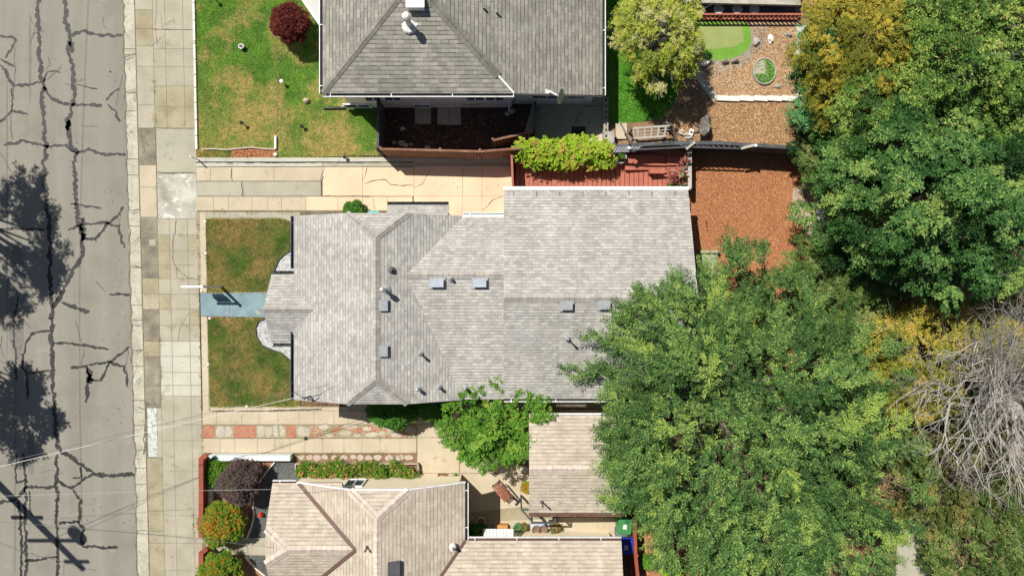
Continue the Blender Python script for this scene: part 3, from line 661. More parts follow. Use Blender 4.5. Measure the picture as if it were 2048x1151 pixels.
f_.build('flagstone_pad', [M['flag'], M['joint']], kind='structure')
# upper driveway
d_ = MB(); gpoly(d_, [(392,334),(1026,334),(1026,305),(760,305),(760,334),(1026,334),(1026,440),(392,424)][:0] or [(392,316),(1030,312),(1030,440),(1004,440),(590,440),(392,430)], .004, 0)
slabs(d_, 393, 421, [334, 362], 1, .01, .8); slabs(d_, 421, 464, [334, 362], 1, .01, .8); slabs(d_, 464, 548, [334, 362], 1, .01, .8); slabs(d_, 548, 645, [334, 362], 1, .01, .8)
slabs(d_, 393, 487, [363, 392], 3, .01, .8); slabs(d_, 487, 642, [363, 392], 3, .01, .8)
xs_ = [393,427,457,504,536,563,612,676,725,775,825]
for i in range(len(xs_)-1): slabs(d_, xs_[i], xs_[i+1], [393, 421], 1 if xs_[i] < 600 else 2, .01, .7)
xs_ = [645,725,828,925,964,1027]
for i in range(len(xs_)-1): slabs(d_, xs_[i], xs_[i+1], [334 if i < 2 else 322, 392], 2, .01, .7)
for i in range(3, 5): slabs(d_, xs_[i-1], xs_[i], [392, 437], 2, .01, .5)
slabs(d_, 964, 1009, [392, 437], 2, .01, .4)
slabs(d_, 392, 1027, [315, 323.5], 4, .035, .5); slabs(d_, 392, 645, [325, 333], 4, .012, .8); slabs(d_, 645, 1027, [325, 333], 3, .012, .8)
for p, wd in [([(648,352),(643,362),(645,392)],1.5),([(728,367),(745,362),(770,358),(782,369),(800,371),(828,370)],1.3),([(828,375),(845,368),(852,355),(862,335)],.7),([(645,392),(720,392),(740,393)],1.5),([(483,-1+363),(486,392)],1),
              ([(464,334),(462,355),(467,362)],1),([(735,334),(730,352),(725,362)],1),([(963,421),(975,412),(985,400),(1004,392)],1),([(392,324.3),(560,325),(760,324)],2.2),([(650,333),(640,360)],.8),([(745,393),(750,420)],.6),([(700,420),(740,408)],.4)]:
    crack(d_, p, wd, .02 if p[0][1] > 330 else .03, 5, .4)
d_.build('driveway', [M['joint'], M['c_cream'], M['c_peach'], M['c_grey'], M['c_white'], M['tar']], kind='structure')
# front yard of the grey-roofed bungalow
fy = MB()
gpoly(fy, [(392,424),(600,424),(600,437),(412,437),(412,586),(400,586)], .008, 0); gpoly(fy, [(402,632),(415,632),(420,812),(700,812),(700,822),(406,822)], .008, 0)
slabs(fy, lambda y: Lw(y)+4, lambda y: Lw(y)+16, [424,458,506,584], 1, .015, .8); slabs(fy, lambda y: Lw(y)+2, lambda y: Lw(y)+15, [632,672,728,790,822], 1, .015, .8)
xx = [415,440,461,495,516,543,592]
for i in range(6): slabs(fy, xx[i], xx[i+1], [424, 436], 2, .015, .9)
gpoly(fy, [(552,434),(594,428),(594,448),(584,444),(570,438)], .019, 2)
gpoly(fy, [(596,421),(775,421),(775,470),(596,470)], .003, 3)
for x0, x1 in ((421,466),(466,542),(542,643),(643,700)): slabs(fy, x0, x1, [814, 820], 1, .02, .8)
crack(fy, [(424,822),(540,821),(643,819)], 1.6, .02, 4, .3); crack(fy, [(541,820),(644,817)], 1.4, .025, 4, .2)
fy.build('front_paving', [M['c_tan2'], M['c_cream'], M['c_tan'], M['gravel_grey'], M['tar']], kind='structure')
sheet('north_front_lawn', [(413,437),(560,437),(576,441),(600,455),(600,584),(413,584)], M['lawnB'], 3)
sheet('south_front_lawn', [(415,636),(600,636),(600,812),(420,812)], M['lawnB'], 3)
def bed(name, pts, inner):
    mb = MB(); gpoly(mb, pts, .02); mb.build(name, M['pebble'], kind='structure')
pA = [(600,501),(583,501),(570,508),(558,520),(551,536),(548,552),(546,562),(600,562)]
pB = [(541,634),(519,641),(512,655),(514,672),(524,689),(545,699),(562,704),(575,714),(590,727),(600,727),(600,634)]
bed('north_pebble_bed', pA, 0); bed('south_pebble_bed', pB, 0)
for nm, pts in (('north_pebble_bed', pA[1:7]), ('south_pebble_bed', pB[:9])):
    e = MB(); W_ = [PG(*q) for q in pts]
    for a, b in zip(W_[:-1], W_[1:]): e.beam(a + Vector((0,0,.03)), b + Vector((0,0,.03)), .03, .1)
    e.build('garden_edging', M['black'], label='black plastic edging curving round the %s pebble bed of the front lawn' % ('upper' if nm[0] == 'n' else 'lower'), cat='edging')
bw = MB(); gpoly(bw, [(401,586),(459,585),(459,633),(402,631)], .026); gpoly(bw, [(459.6,585),(600,583),(600,634),(459.6,633)], .026, 0); gpoly(bw, [(412,584),(600,582),(600,636),(412,634)], .016, 1)
gpoly(bw, [(511,620),(514,618),(517,622),(521,625),(519,629),(513,628)], .031, 2); gpoly(bw, [(523,612),(526,614),(524,618),(521,617)], .031, 2)
bw.build('front_path', [M['blue_walk'], M['soil'], M['c_tan']], kind='structure')
# lower driveway
ld = MB(); gpoly(ld, [(404,820),(1062,820),(1062,1100),(925,1100),(925,985),(833,985),(833,925),(404,925)], .004, 0)
xx = [405,433,484,518,556,598,628,668,697,735,775,815,860,905]
for i in range(len(xx)-1): slabs(ld, xx[i], xx[i+1], [821, 848], 1, .01, .6)
xx = [405,440,470,515,550,580,610,645,688,724,760,800,833]
for i in range(len(xx)-1): slabs(ld, xx[i], xx[i+1], [876, 905], 1, .01, .6)
gpoly(ld, [(834,849),(918,849),(918,945),(834,945)], .01, 3); gpoly(ld, [(919,822),(1062,822),(1062,945),(919,945)], .01, 3); gpoly(ld, [(861,822),(918,822),(918,848),(861,848)], .01, 3)
gpoly(ld, [(834,946),(1062,946),(1062,1010),(925,1030),(834,1000)], .01, 3); gpoly(ld, [(925,1030),(1062,1011),(1270,1030),(1270,1100),(925,1100)], .008, 3)
gpoly(ld, [(940,1024),(1062,1010),(1120,1022),(1120,1036),(960,1042)], .013, 4)
gpoly(ld, [(405,849),(834,849),(834,875),(405,875)], .008, 5)
for a, b in ((406,429),(467,512),(573,592)):
    for r_ in range(4):
        x = a
        while x < b: gpoly(ld, [(x+.4, 850+r_*6.3), (min(x+4.6, b), 850+r_*6.3), (min(x+4.6, b), 855.6+r_*6.3), (x+.4, 855.6+r_*6.3)], .014, 6); x += 5.2
def stone(x, y, rx, ry, mi, dz, n=7, sd=0):
    rr = random.Random(sd); a0 = rr.uniform(0, 1); pts = [(x + rx*math.cos(-2*math.pi*i/n + a0)*rr.uniform(.68,1.2), y + ry*math.sin(-2*math.pi*i/n + a0)*rr.uniform(.68,1.2)) for i in range(n)]
    gpoly(ld, pts, dz, mi)
for i, (x, rx) in enumerate([(441,10),(456,9),(522,10),(537,8),(551,7),(564,6),(604,9),(615,6)]): stone(x, 862, rx, 12, 7, .014, 8, i)
for k in range(150):
    x = random.uniform(622, 812); y = random.uniform(850, 873); stone(x, y, random.uniform(2,3.4), random.uniform(1.6,2.6), 6, .014 + .00002*k, 5, 50+k)
for k, (x, y, rx, ry) in enumerate([(648,853,13,5),(700,852,16,5),(660,870,10,3),(690,866,12,6),(735,856,10,5),(745,868,14,5),(780,856,11,5),(795,868,14,5),(820,860,12,8),(765,866,8,5),(715,870,9,4)]): stone(x, y, rx, ry, 7, .02 + .0003*k, 8, 300+k)
gpoly(ld, [(588,906),(834,906),(834,926),(588,926)], .012, 8)
for k, (x, rx) in enumerate([(603,8),(618,8),(634,8),(650,8),(668,7),(688,9),(706,7),(721,7),(737,8),(757,9),(778,9),(797,8),(803,5),(818,11)]): stone(x, 913 + (k % 3), rx, 6, 9, .02, 7, 700+k)
for p, wd in [([(404,848.5),(620,848.5),(834,848.5)],1.3),([(404,875.5),(620,875.5),(834,875.5)],1.3),([(919,822),(919,946)],1.2),([(834,850),(834,925)],1),([(834,945.5),(1062,945.5)],.8),([(834,874),(920,874)],1.2),([(1000,965),(1040,1003),(1062,1008)],.8),([(815,850),(815,872)],.5)]: crack(ld, p, wd, .018, 10, .15)
ld.build('lower_driveway', [M['joint'], M['c_cream'], M['c_peach'], M['c_cream'], M['c_tan2'], M['c_tan2'], M['brick'], M['flag'], M['soil'], M['flag_pink'], M['joint']], kind='structure')
# beige house front garden
fb = MB(); gpoly(fb, [(404,908),(620,908),(620,1160),(404,1160)], .006, 0)
gpoly(fb, [(580,922),(610,922),(610,965),(560,965),(540,1075),(500,1075),(508,1040),(505,1003),(505,990),(520,960),(551,925)], .012, 1)
gpoly(fb, [(410,920),(551,924),(520,960),(505,990),(508,1040),(497,1075),(410,1075)], .013, 2)
gpoly(fb, [(600,925),(840,925),(845,975),(590,975)], .010, 3)
slabs(fb, 412, 460, [1074,1109], 4, .018, .8); slabs(fb, 460, 496, [1074,1109], 4, .018, .8); slabs(fb, 496, 560, [1074,1109], 4, .018, .8)
gpoly(fb, [(412,1110),(492,1110),(506,1125),(520,1140),(545,1165),(412,1165)], .013, 2); gpoly(fb, [(494,1110),(560,1110),(560,1165),(546,1165),(520,1140)], .012, 1)
fb.build('front_garden_beds', [M['soil'], M['gravel_dark'], M['gravel_red'], M['soil'], M['c_tan']], kind='structure')
rb = MB(); gpoly(rb, [(1262,1030),(1400,1030),(1400,1200),(1262,1200)], .008, 0); rb.build('side_bed', M['mulch'], kind='structure')
gc = MB(); gpoly(gc, [(1795,1000),(1870,990),(1885,1200),(1790,1200)], .012, 0); gpoly(gc, [(1868.7,990),(1900,990),(1915,1200),(1883.7,1200)], .012, 0); gc.build('neighbour_paving', [M['c_grey']], kind='structure')
sheet('alley_paving', [(690,790),(1260,790),(1260,832),(690,822)], M['c_grey'], 0)

# ------------------------------------------------------------------ grass, chips
def in_poly(pts, x, y):
    P = np.asarray(pts); c = np.zeros(len(x), bool); j = len(P) - 1
    for i in range(len(P)):
        cond = ((P[i,1] > y) != (P[j,1] > y)) & (x < (P[j,0]-P[i,0])*(y-P[i,1])/(P[j,1]-P[i,1]+1e-12)+P[i,0]); c ^= cond; j = i
    return c
def scatter(pts, n):
    W_ = [(PG(*p).x, PG(*p).y) for p in pts]; A = np.array(W_); lo, hi = A.min(0), A.max(0)
    x = rng.uniform(lo[0], hi[0], n); y = rng.uniform(lo[1], hi[1], n); k = in_poly(W_, x, y); x, y = x[k], y[k]
    z = .13 + np.interp(x, BX, BZ); return np.stack([x, y, z], 1)
def blades(name, pts, n, mat, L=.06, Wd=.014, lean=.9):
    C = scatter(pts, n); m = len(C); D = rng.normal(size=(m, 3)) * lean; D[:, 2] = 1
    Nn = rng.normal(size=(m, 3)); ob = leafmesh(name, mat, C, D, Nn, L * (.5 + rng.random(m)), Wd, rng.random(m)); return tag(ob, kind='stuff')
blades('grass', [(392,-20),(700,-20),(700,150),(760,190),(760,308),(556,312),(552,296),(470,293),(440,298),(394,300)], 90000, M['lawnA_b'])
blades('grass', [(394,302),(462,300),(462,314),(394,316)], 3000, M['lawnA_b'])
blades('grass', [(413,438),(560,438),(583,446),(583,501),(556,520),(547,550),(545,583),(413,583)], 36000, M['lawnB_b'])
blades('grass', [(416,637),(518,638),(511,655),(514,673),(524,690),(562,705),(590,728),(590,811),(421,811)], 40000, M['lawnB_b'])
blades('grass', [(1220,-20),(1400,-20),(1395,110),(1372,140),(1345,215),(1300,236),(1270,243),(1238,245)], 60000, M['lawnC_b'], .08, .02)
def chips(name, pts, n, mat, L=.07, Wd=.035):
    C = scatter(pts, n); C[:, 2] += .02 + .015 * rng.random(len(C)); m = len(C); D = rng.normal(size=(m, 3)); D[:, 2] *= .25; Nn = rng.normal(size=(m, 3)) * .35; Nn[:, 2] = 1
    ob = leafmesh(name, mat, C, D, Nn, L * (.5 + rng.random(m)), Wd, rng.random(m)); return tag(ob, kind='stuff')
chips('wood_chips', [(1382,300),(1690,300),(1700,700),(1560,740),(1400,600)], 45000, M['l_chip'], .05, .025)
chips('fallen_leaves', [(1345,228),(1436,206),(1640,208),(1640,290),(1480,286),(1340,278)], 7000, M['l_chip2'])
chips('fallen_leaves', [(1400,130),(1500,110),(1510,50),(1590,50),(1590,192),(1436,190)], 6000, M['l_chip2'])
chips('fallen_leaves', [(765,215),(1060,215),(1060,292),(765,294)], 500, M['l_chip2'], .06, .03)
chips('fallen_leaves', [(1690,500),(2040,480),(2040,1150),(1900,1150),(1870,990),(1780,980),(1780,1150),(1700,1150)], 20000, M['l_chip2'])
chips('fallen_leaves', [(1265,1035),(1390,1035),(1390,1150),(1265,1150)], 3000, M['l_chip'])
chips('fallen_leaves', [(466,298),(552,300),(555,313),(464,315)], 900, M['l_chip'])

def line_tufts(name, lines, mat, L=.07, Wd=.02, dens=60, spread=.05):
    Cs = []
    for pts in lines:
        W_ = [PG(*p) for p in pts]
        for a, b in zip(W_[:-1], W_[1:]):
            n = int((b - a).length * dens); t_ = rng.random(n) ; t_ = t_[(np.sin(t_ * 17 + a.x) + rng.normal(size=n) * .4) > .1]
            P_ = np.array(a)[None] + (np.array(b) - np.array(a))[None] * t_[:, None]; P_[:, :2] += rng.normal(size=(len(t_), 2)) * spread; P_[:, 2] = .13 + np.interp(P_[:, 0], BX, BZ); Cs.append(P_)
    C = np.vstack(Cs); m = len(C); D = rng.normal(size=(m, 3)); D[:, 2] = .7
    return tag(leafmesh(name, mat, C, D, rng.normal(size=(m, 3)), L * (.5 + rng.random(m)), Wd, rng.random(m)), kind='stuff')
line_tufts('weeds', [[(Lw(y0), y0), (Lw(y0 + 60), y0 + 60)] for y0 in range(440, 900, 60)] + [[(404,907),(620,907),(834,905)],[(412,422),(590,424)],[(413,437),(413,583)],[(416,637),(421,811)],[(421,812),(590,812)],[(394,317),(760,311)],[(Ls(120),120),(Ls(300),300)],[(Ls(640),640),(Ls(800),800)],[(396,905),(420,908)],[(386,1020),(388,1070)]], M['lawnB_b'], dens=110)
line_tufts('lawn_edge_grass', [[(391,0),(393,160),(395,300)],[(413,438),(560,438)],[(415,584),(545,583)],[(416,636),(510,637)],[(556,313),(760,309)],[(588,640),(590,810)],[(420,811),(588,811)]], M['lawnA_b'], .09, .018, 200, .035)
chips('kerb_litter', [(282,-20),(386,-20),(404,700),(406,1150),(306,1150),(296,600)], 260, M['l_chip2'], .045, .03)
chips('driveway_litter', [(395,325),(1020,325),(1000,436),(395,422)], 120, M['l_chip2'], .05, .03)
chips('driveway_litter', [(405,822),(1050,822),(1050,1050),(930,1050),(930,960),(834,940),(834,905),(405,905)], 300, M['l_chip2'], .05, .03)
# ------------------------------------------------------------------ roofs and walls
def roof_faces(mb, faces, th=.14, mi=0, mi_edge=1):
    cnt = {}
    key = lambda p: (round(p[0], 3), round(p[1], 3), round(p[2], 3))
    for f in faces:
        for i in range(len(f)):
            a, b = key(f[i]), key(f[(i+1) % len(f)]); cnt[(a, b)] = cnt.get((a, b), 0) + 1
    for f in faces:
        P = [Vector(p) for p in f]; n = Vector((0, 0, 0))
        for i in range(1, len(P) - 1): n += (P[i]-P[0]).cross(P[i+1]-P[0])
        n.normalize()
        if n.z < 0: P.reverse(); n = -n
        u = Vector((0, 0, 1)).cross(n)
        u = u.normalized() if u.length > 1e-4 else Vector((1, 0, 0)); v = n.cross(u)
        mb.face(P, mi, [(p.dot(u) + 50, p.dot(v) + 50) for p in P])
        for i in range(len(P)):
            a, b = P[i], P[(i+1) % len(P)]
            if (key(b), key(a)) in cnt or cnt.get((key(a), key(b)), 0) > 1: continue
            dn = Vector((0, 0, -th)); mb.face([b, a, a + dn, b + dn], mi_edge)
        mb.face([p + Vector((0, 0, -th)) for p in reversed(P)], mi_edge)
class Caps:
    def __init__(s): s.l = []
    def build(s, name, mat, parent):
        for m_ in s.l: m_.build(name, mat, parent)
def cap(cs, A, B, nA, nB, wd=.15, lift=.018):
    """ridge or hip cap: two strips folded over the line A-B; nA, nB point down each slope (horizontal vectors with fall)"""
    mb = MB(); cs.l.append(mb); A, B = Vector(A), Vector(B); d = (B - A).normalized(); L = (B - A).length
    up = Vector((0, 0, lift))
    for s_ in (nA, nB):
        s_ = Vector(s_); s_ = (s_ - d * s_.dot(d)).normalized()
        P = [A + up * 1.6, B + up * 1.6, B + s_ * wd + up, A + s_ * wd + up]
        uv = [(0, .01), (L, .01), (L, .45), (0, .45)]
        n = (P[1]-P[0]).cross(P[2]-P[0])
        if n.z < 0: P.reverse(); uv.reverse()
        mb.face(P, 0, uv)
        mb.face([P[0], P[1], P[1]-up*1.5, P[0]-up*1.5], 0); mb.face([P[2], P[3], P[3]-up*1.5, P[2]-up*1.5], 0)
def wall_run(mb, pts, z0=0.0, close=True, mi=0):
    """pts: (x, y, ztop)"""
    n = len(pts)
    for i in range(n if close else n - 1):
        a, b = pts[i], pts[(i+1) % n]
        mb.face([(a[0], a[1], z0), (b[0], b[1], z0), (b[0], b[1], b[2]), (a[0], a[1], a[2])], mi)
def gutter(parent, a, b, out_dir, rim='white', trough='cap_gutter', name='gutter', brk=1.8, wd=.11, label=None):
    """open trough along an eave with a lip and hangers"""
    a, b = Vector(a), Vector(b); o = Vector(out_dir).normalized(); mb = MB(); dz = Vector((0, 0, -.05))
    L = (b - a).length; d = (b - a).normalized()
    c = o * (wd / 2 + .012)
    mb.beam(a + c + dz + Vector((0,0,-.05)), b + c + dz + Vector((0,0,-.05)), wd, .02, 1)
    mb.beam(a + o * (wd + .012) + dz, b + o * (wd + .012) + dz, .028, .11, 0)
    mb.beam(a + o * .006 + dz, b + o * .006 + dz, .012, .11, 1)
    k = .3
    while k < L:
        p = a + d * k + dz + Vector((0,0,.045)); mb.beam(p, p + o * (wd + .02), .03, .012, 0); k += brk
    ob = mb.build(name, [M[rim], M[trough]], parent)
    if label: ob['label'] = label
    return ob
def window(parent, c, wdt, hgt, ax, outn, frame='white', name='window'):
    """window on a wall: c centre, ax unit vector along wall, outn outward"""
    c, ax, o = Vector(c), Vector(ax), Vector(outn); up = Vector((0, 0, 1))
    f = MB()
    for s_ in (-1, 1):
        f.beam(c + ax * s_ * wdt/2 - up*hgt/2 + o*.03, c + ax*s_*wdt/2 + up*hgt/2 + o*.03, .06, .06)
        f.beam(c - ax*(wdt/2+.03) + up*s_*hgt/2 + o*.032, c + ax*(wdt/2+.03) + up*s_*hgt/2 + o*.032, .06, .06)
    f.beam(c - up*hgt/2 + o*.03, c + up*hgt/2 + o*.03, .04, .05)
    fo = f.build(name, M[frame], parent)
    g = MB(); g.box(c + o*.012, (abs(ax.x)*wdt + abs(o.x)*.02, abs(ax.y)*wdt + abs(o.y)*.02, hgt))
    g.build('pane', M['glass'], fo)
    return fo
def box_vent(parent, px, py, z, mat='vent', wx=.42, wy=.48, tilt=(0, 0)):
    p = PZ(px, py, z); mb = MB()
    mb.box(p + Vector((0, 0, .0)), (wx + .14, wy + .14, .015), 0, 1, tilt); mb.box(p + Vector((0, 0, .055)), (wx * .86, wy * .86, .1), 0, 1, tilt); mb.box(p + Vector((0, 0, .12)), (wx, wy, .05), 0, 0, tilt)
    return mb.build('roof_vent', [M[mat], M['vent']], parent, bevel=.008)
def pipe(parent, px, py, z, r=.045, h=.35, mat='dgrey', capr=None, name='vent_pipe'):
    p = PZ(px, py, z); mb = MB(); mb.lathe(p, [(r * 3, -.05), (r * 2.6, .02), (r * 1.2, .08), (r, .1), (r, h)], 12)
    if capr: mb.lathe(p + Vector((0, 0, h - .02)), [(capr * .8, 0), (capr, .02), (capr, .14), (capr * .6, .2), (.0, .22)], 14)
    return mb.build(name, M[mat], parent, smooth=False)

# ---- the grey-roofed bungalow in the middle
hb = empty('bungalow', (-1, 0, .2), 'long bungalow with pale grey shingle roof in the centre of the picture', 'house')
E = 3.0; RZ = 4.5; CZ = 3.97
Xw, Xr, Xe = -8.83, -5.2, -2.0; YN, YS = 2.92, -4.53
fw = lambda X: E + (X - Xw) * (RZ - E) / (Xr - Xw); fe = lambda X: E + (Xe - X) * (RZ - E) / (Xe - Xr)
xcw = Xw + (CZ - E) * (Xr - Xw) / (RZ - E); xce = Xe - (CZ - E) * (Xe - Xr) / (RZ - E)
an, as_ = (Xr, 1.94, RZ), (Xr, -3.5, RZ)
bn_w, bn_e, bs_w, bs_e = (xcw, YN, CZ), (xce, YN, CZ), (xcw, YS, CZ), (xce, YS, CZ)
rf = MB()
roof_faces(rf, [[(Xw, YN, E), bn_w, an, as_, bs_w, (Xw, YS, E)], [bn_e, (Xe, YN, E), (Xe, YS, E), bs_e, as_, an], [bn_w, bn_e, an], [bs_w, as_, bs_e]])
wz, wy = 4.0, .5; xw1 = -.30
roof_faces(rf, [[(-5.05, 2.88, E), (xw1, 2.88, E), (xw1, wy, wz), (-5.05, wy, wz)], [(-5.05, wy, wz), (xw1, wy, wz), (xw1, -4.5, E), (-5.05, -4.5, E)]])
gx0, gx1, gy = -.33, 7.13, -.39; GN, GS = 4.0, -4.48
roof_faces(rf, [[(gx0, GN, E), (gx1, GN, E), (gx1, gy, RZ), (gx0, gy, RZ)], [(gx0, gy, RZ), (gx1, gy, RZ), (gx1, GS, E), (gx0, GS, E)]])
roof_faces(rf, [[(-9.83, .56, 2.75), (-7.0, .56, 2.75), (-7.0, -.86, 3.36), (-9.95, -.86, 3.36)], [(-9.95, -.86, 3.36), (-7.0, -.86, 3.36), (-7.0, -2.26, 2.75), (-9.83, -2.26, 2.75)]])
roof_faces(rf, [[(-5.12, 3.39, 2.72), (-2.6, 3.39, 2.72), (-2.6, 2.4, 3.05), (-5.12, 2.4, 3.05)]])
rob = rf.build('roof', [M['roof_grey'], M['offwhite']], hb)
cp = Caps()
D_ = lambda x, y, s_: Vector((x, y, -s_))
W_s, E_s = D_(-1, 0, .41), D_(1, 0, .47); N_s, S_s = D_(0, 1, .54), D_(0, -1, .5)
cap(cp, an, as_, W_s, E_s); cap(cp, an, bn_w, W_s, N_s); cap(cp, an, bn_e, N_s, E_s); cap(cp, as_, bs_w, W_s, S_s); cap(cp, as_, bs_e, S_s, E_s)
cap(cp, (-4.2, wy, wz), (xw1, wy, wz), D_(0, 1, .42), D_(0, -1, .2), .15)
cap(cp, (gx0, gy, RZ), (gx1, gy, RZ), D_(0, 1, .34), D_(0, -1, .36)); cap(cp, (-9.95, -.86, 3.36), (-7.9, -.86, 3.36), D_(0, 1, .43), D_(0, -1, .43), .14)
cp.build('ridge_cap', M['cap_grey'], rob)
wl = MB(); o = .35
wall_run(wl, [(Xw+o, YN-o, E-.1), (xcw, YN-o, CZ-.2), (xce, YN-o, CZ-.2), (Xe-o, YN-o, E-.1), (Xe-o, YS+o, E-.1), (xce, YS+o, CZ-.2), (xcw, YS+o, CZ-.2), (Xw+o, YS+o, E-.1)])
wall_run(wl, [(-3, 2.88-o, E-.1), (0, 2.88-o, E-.1), (0, -4.5+o, E-.1), (-3, -4.5+o, E-.1)])
wall_run(wl, [(gx0+.1, GN-o, E-.1), (gx1-.3, GN-o, E-.1), (gx1-.3, gy, RZ-.22), (gx1-.3, GS+o, E-.1), (gx0+.1, GS+o, E-.1), (gx0+.1, gy, RZ-.22)])
wall_run(wl, [(-5.0, 3.2, 2.65), (-2.7, 3.2, 2.65), (-2.7, 2.5, 2.9), (-5.0, 2.5, 2.9)])
wl.build('wall', M['stucco_main'], hb)
for y in (.35, -2.05): pch = MB(); pch.box((-9.65, y, 1.4), (.16, .16, 2.6)); pch.build('porch_post', M['white'], hb)
ps = MB(); ps.box((-9.2, -.85, .25), (1.5, 2.5, .3)); ps.build('porch_floor', M['blue_walk'], hb)
window(hb, (Xw+o, 1.6, 1.9), 1.5, 1.2, (0, 1, 0), (-1, 0, 0)); window(hb, (Xw+o, -3.3, 1.9), 1.5, 1.2, (0, 1, 0), (-1, 0, 0))
dd = MB(); dd.box((Xw+o-.02, -.85, 1.35), (.06, .95, 2.05)); dob = dd.build('door', M['wood_bench'], hb)
hh = MB(); hh.tube((Xw+o-.1, -.55, 1.3), (Xw+o-.04, -.55, 1.3), .03, .03, 8); hh.build('handle', M['galv'], dob)
window(hb, (3, GS+o, 2.0), 1.2, .9, (1, 0, 0), (0, -1, 0)); window(hb, (gx1-.3, 1.5, 2.0), 1.2, .9, (0, 1, 0), (1, 0, 0))
gutter(hb, (Xw, YN, E), (Xw, .78, E), (-1, 0, 0), 'navy', 'navy'); gutter(hb, (Xw, -1.75, E), (Xw, YS, E), (-1, 0, 0), 'navy', 'navy')
gutter(hb, (-9.8, .56, 2.75), (-8.9, .56, 2.75), (0, 1, 0), 'black'); gutter(hb, (-9.8, -2.26, 2.75), (-8.9, -2.26, 2.75), (0, -1, 0), 'black')
gutter(hb, (-5.12, 3.39, 2.72), (-2.6, 3.39, 2.72), (0, 1, 0), 'black', brk=1.2); gutter(hb, (Xe-.0, 2.88, E), (xw1, 2.88, E), (0, 1, 0), 'white', 'white', wd=.14)
fl = MB(); fl.box(((gx0+gx1)/2, GN-.0, E+.0), (gx1-gx0+.04, .08, .1)); fl.box(((gx0+gx1)/2, GN+.06, E-.06), (gx1-gx0+.04, .09, .13)); fl.build('eave_board', M['white'], hb)
for i in range(9):
    tk = MB(); tk.beam((gx0 + .4 + i * .93, GN-.1, E+.05), (gx0 + .4 + i * .93, GN-.35, E+.1), .03, .03); tk.build('gutter_strap', M['dgrey'], hb)
gutter(hb, (gx0, GS, E), (3.4, GS, E), (0, -1, 0), 'white'); gutter(hb, (3.4, GS, E), (gx1, GS, E), (0, -1, 0), 'white')
box_vent(hb, 768, 610, 4.36, 'vent', .34, .44, (0, R(22))); box_vent(hb, 768, 701, 4.36, 'vent', .34, .44, (0, R(22)))
box_vent(hb, 875, 566, 4.0, 'vent_blue', .50, .32, (R(10), 0)); box_vent(hb, 960, 566, 4.0, 'vent_blue', .50, .32, (R(10), 0))
box_vent(hb, 1134, 612, 4.45, 'vent', .42, .30, (R(20), 0)); box_vent(hb, 1209, 611, 4.45, 'vent', .42, .30, (R(20), 0))
pipe(hb, 771, 579, 4.33, .07, .55, 'galv', .11, 'flue'); pipe(hb, 783, 540, 4.28, .05, .2, 'dgrey'); pipe(hb, 902, 557, 3.98, .05, .16, 'galv', .06)
pipe(hb, 841, 706, 3.75, .04, .42, 'galv', .06); pipe(hb, 837, 776, 3.75, .05, .3, 'galv', .07); pipe(hb, 878, 773, 3.45, .04, .22, 'galv', .06); pipe(hb, 931, 775, 3.15, .04, .25, 'galv', .06)
pipe(hb, 1134, 676, 4.1, .035, .5, 'galv', .05)
# weatherhead where the overhead wire lands
wh = MB(); q = PZ(622, 790, 3.2); wh.tube(q, q + Vector((0, 0, .8)), .03, .03, 8); wh.tube(q + Vector((0, 0, .8)), q + Vector((-.2, .1, .72)), .045, .03, 8)
for k in range(3): wh.tube(q + Vector((-.2, .1, .72)), q + Vector((-.35 - .1*k, .02 + .1*k, .45)), .012, .012, 5)
wh.tube(q + Vector((.55, .12, .25)), q + Vector((.0, .0, .7)), .014, .014, 5); wh.build('service_mast', M['dgrey'], hb)

# ---- upper neighbour
hu = empty('neighbour_house', (-2, 12, .2), 'taupe grey hip roofed house at the top with pale stucco wall over a fenced patio', 'house')
A_, B_, AP, AP2 = (-7.44, 7.64, 3.8), (.08, 7.64, 3.8), (-3.68, 11.4, 5.3), (-3.68, 24, 5.3)
EC = (3.755, 7.99, 2.33)
rf = MB(); roof_faces(rf, [[A_, AP, AP2, (-7.44, 24, 3.8)], [A_, B_, AP], [B_, EC, (3.755, 24, 2.33), AP2, AP]])
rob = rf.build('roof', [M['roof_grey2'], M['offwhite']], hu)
cp = Caps(); cap(cp, A_, AP, D_(-1, 0, .4), D_(0, -1, .4), .14); cap(cp, tuple(Vector(B_).lerp(Vector(AP), .16)), AP, D_(1, 0, .4), D_(0, -1, .4), .17, .03); cap(cp, AP, AP2, D_(-1, 0, .4), D_(1, 0, .4))
cp.build('ridge_cap', M['cap_grey2'], rob)
fl = MB(); fl.beam(Vector(B_) + Vector((0,0,.03)), Vector(B_).lerp(Vector(AP), .16) + Vector((0,0,.03)), .07, .03); f1 = fl.build('flashing', M['white'], hu)
wl = MB(); wall_run(wl, [(-7.1, 8.05, 3.72), (.0, 8.05, 3.72), (.0, 8.2, 3.65), (3.5, 8.2, 2.36), (3.5, 23.6, 2.3), (-7.1, 23.6, 3.7)]); wl.build('wall', M['stucco_grey'], hu)
sf = MB(); sf.face([(-7.44, 7.66, 3.64), (.08, 7.66, 3.64), (.08, 8.1, 3.64), (-7.44, 8.1, 3.64)]); sf.build('soffit', M['white'], hu)
gutter(hu, A_, B_, (0, -1, 0), 'white', brk=2.4); gutter(hu, A_, (-7.44, 14, 3.8), (-1, 0, 0), 'white', brk=2.4); gutter(hu, EC, (3.755, 14, 2.33), (1, 0, 0), 'white', 'black', brk=2.4); gutter(hu, (.1, 7.66, 3.75), (3.755, 7.99, 2.33), (0, -1, 0), 'dgrey', wd=.04, brk=9)
for px0, px1 in ((722, 757), (762, 797), (930, 967), (971, 1008)):
    k = S * (1 - 2.45 / H); x0, x1 = (px0-1024)*k, (px1-1024)*k
    window(hu, ((x0+x1)/2, 8.05, 1.9), x1-x0, .9, (1, 0, 0), (0, -1, 0))
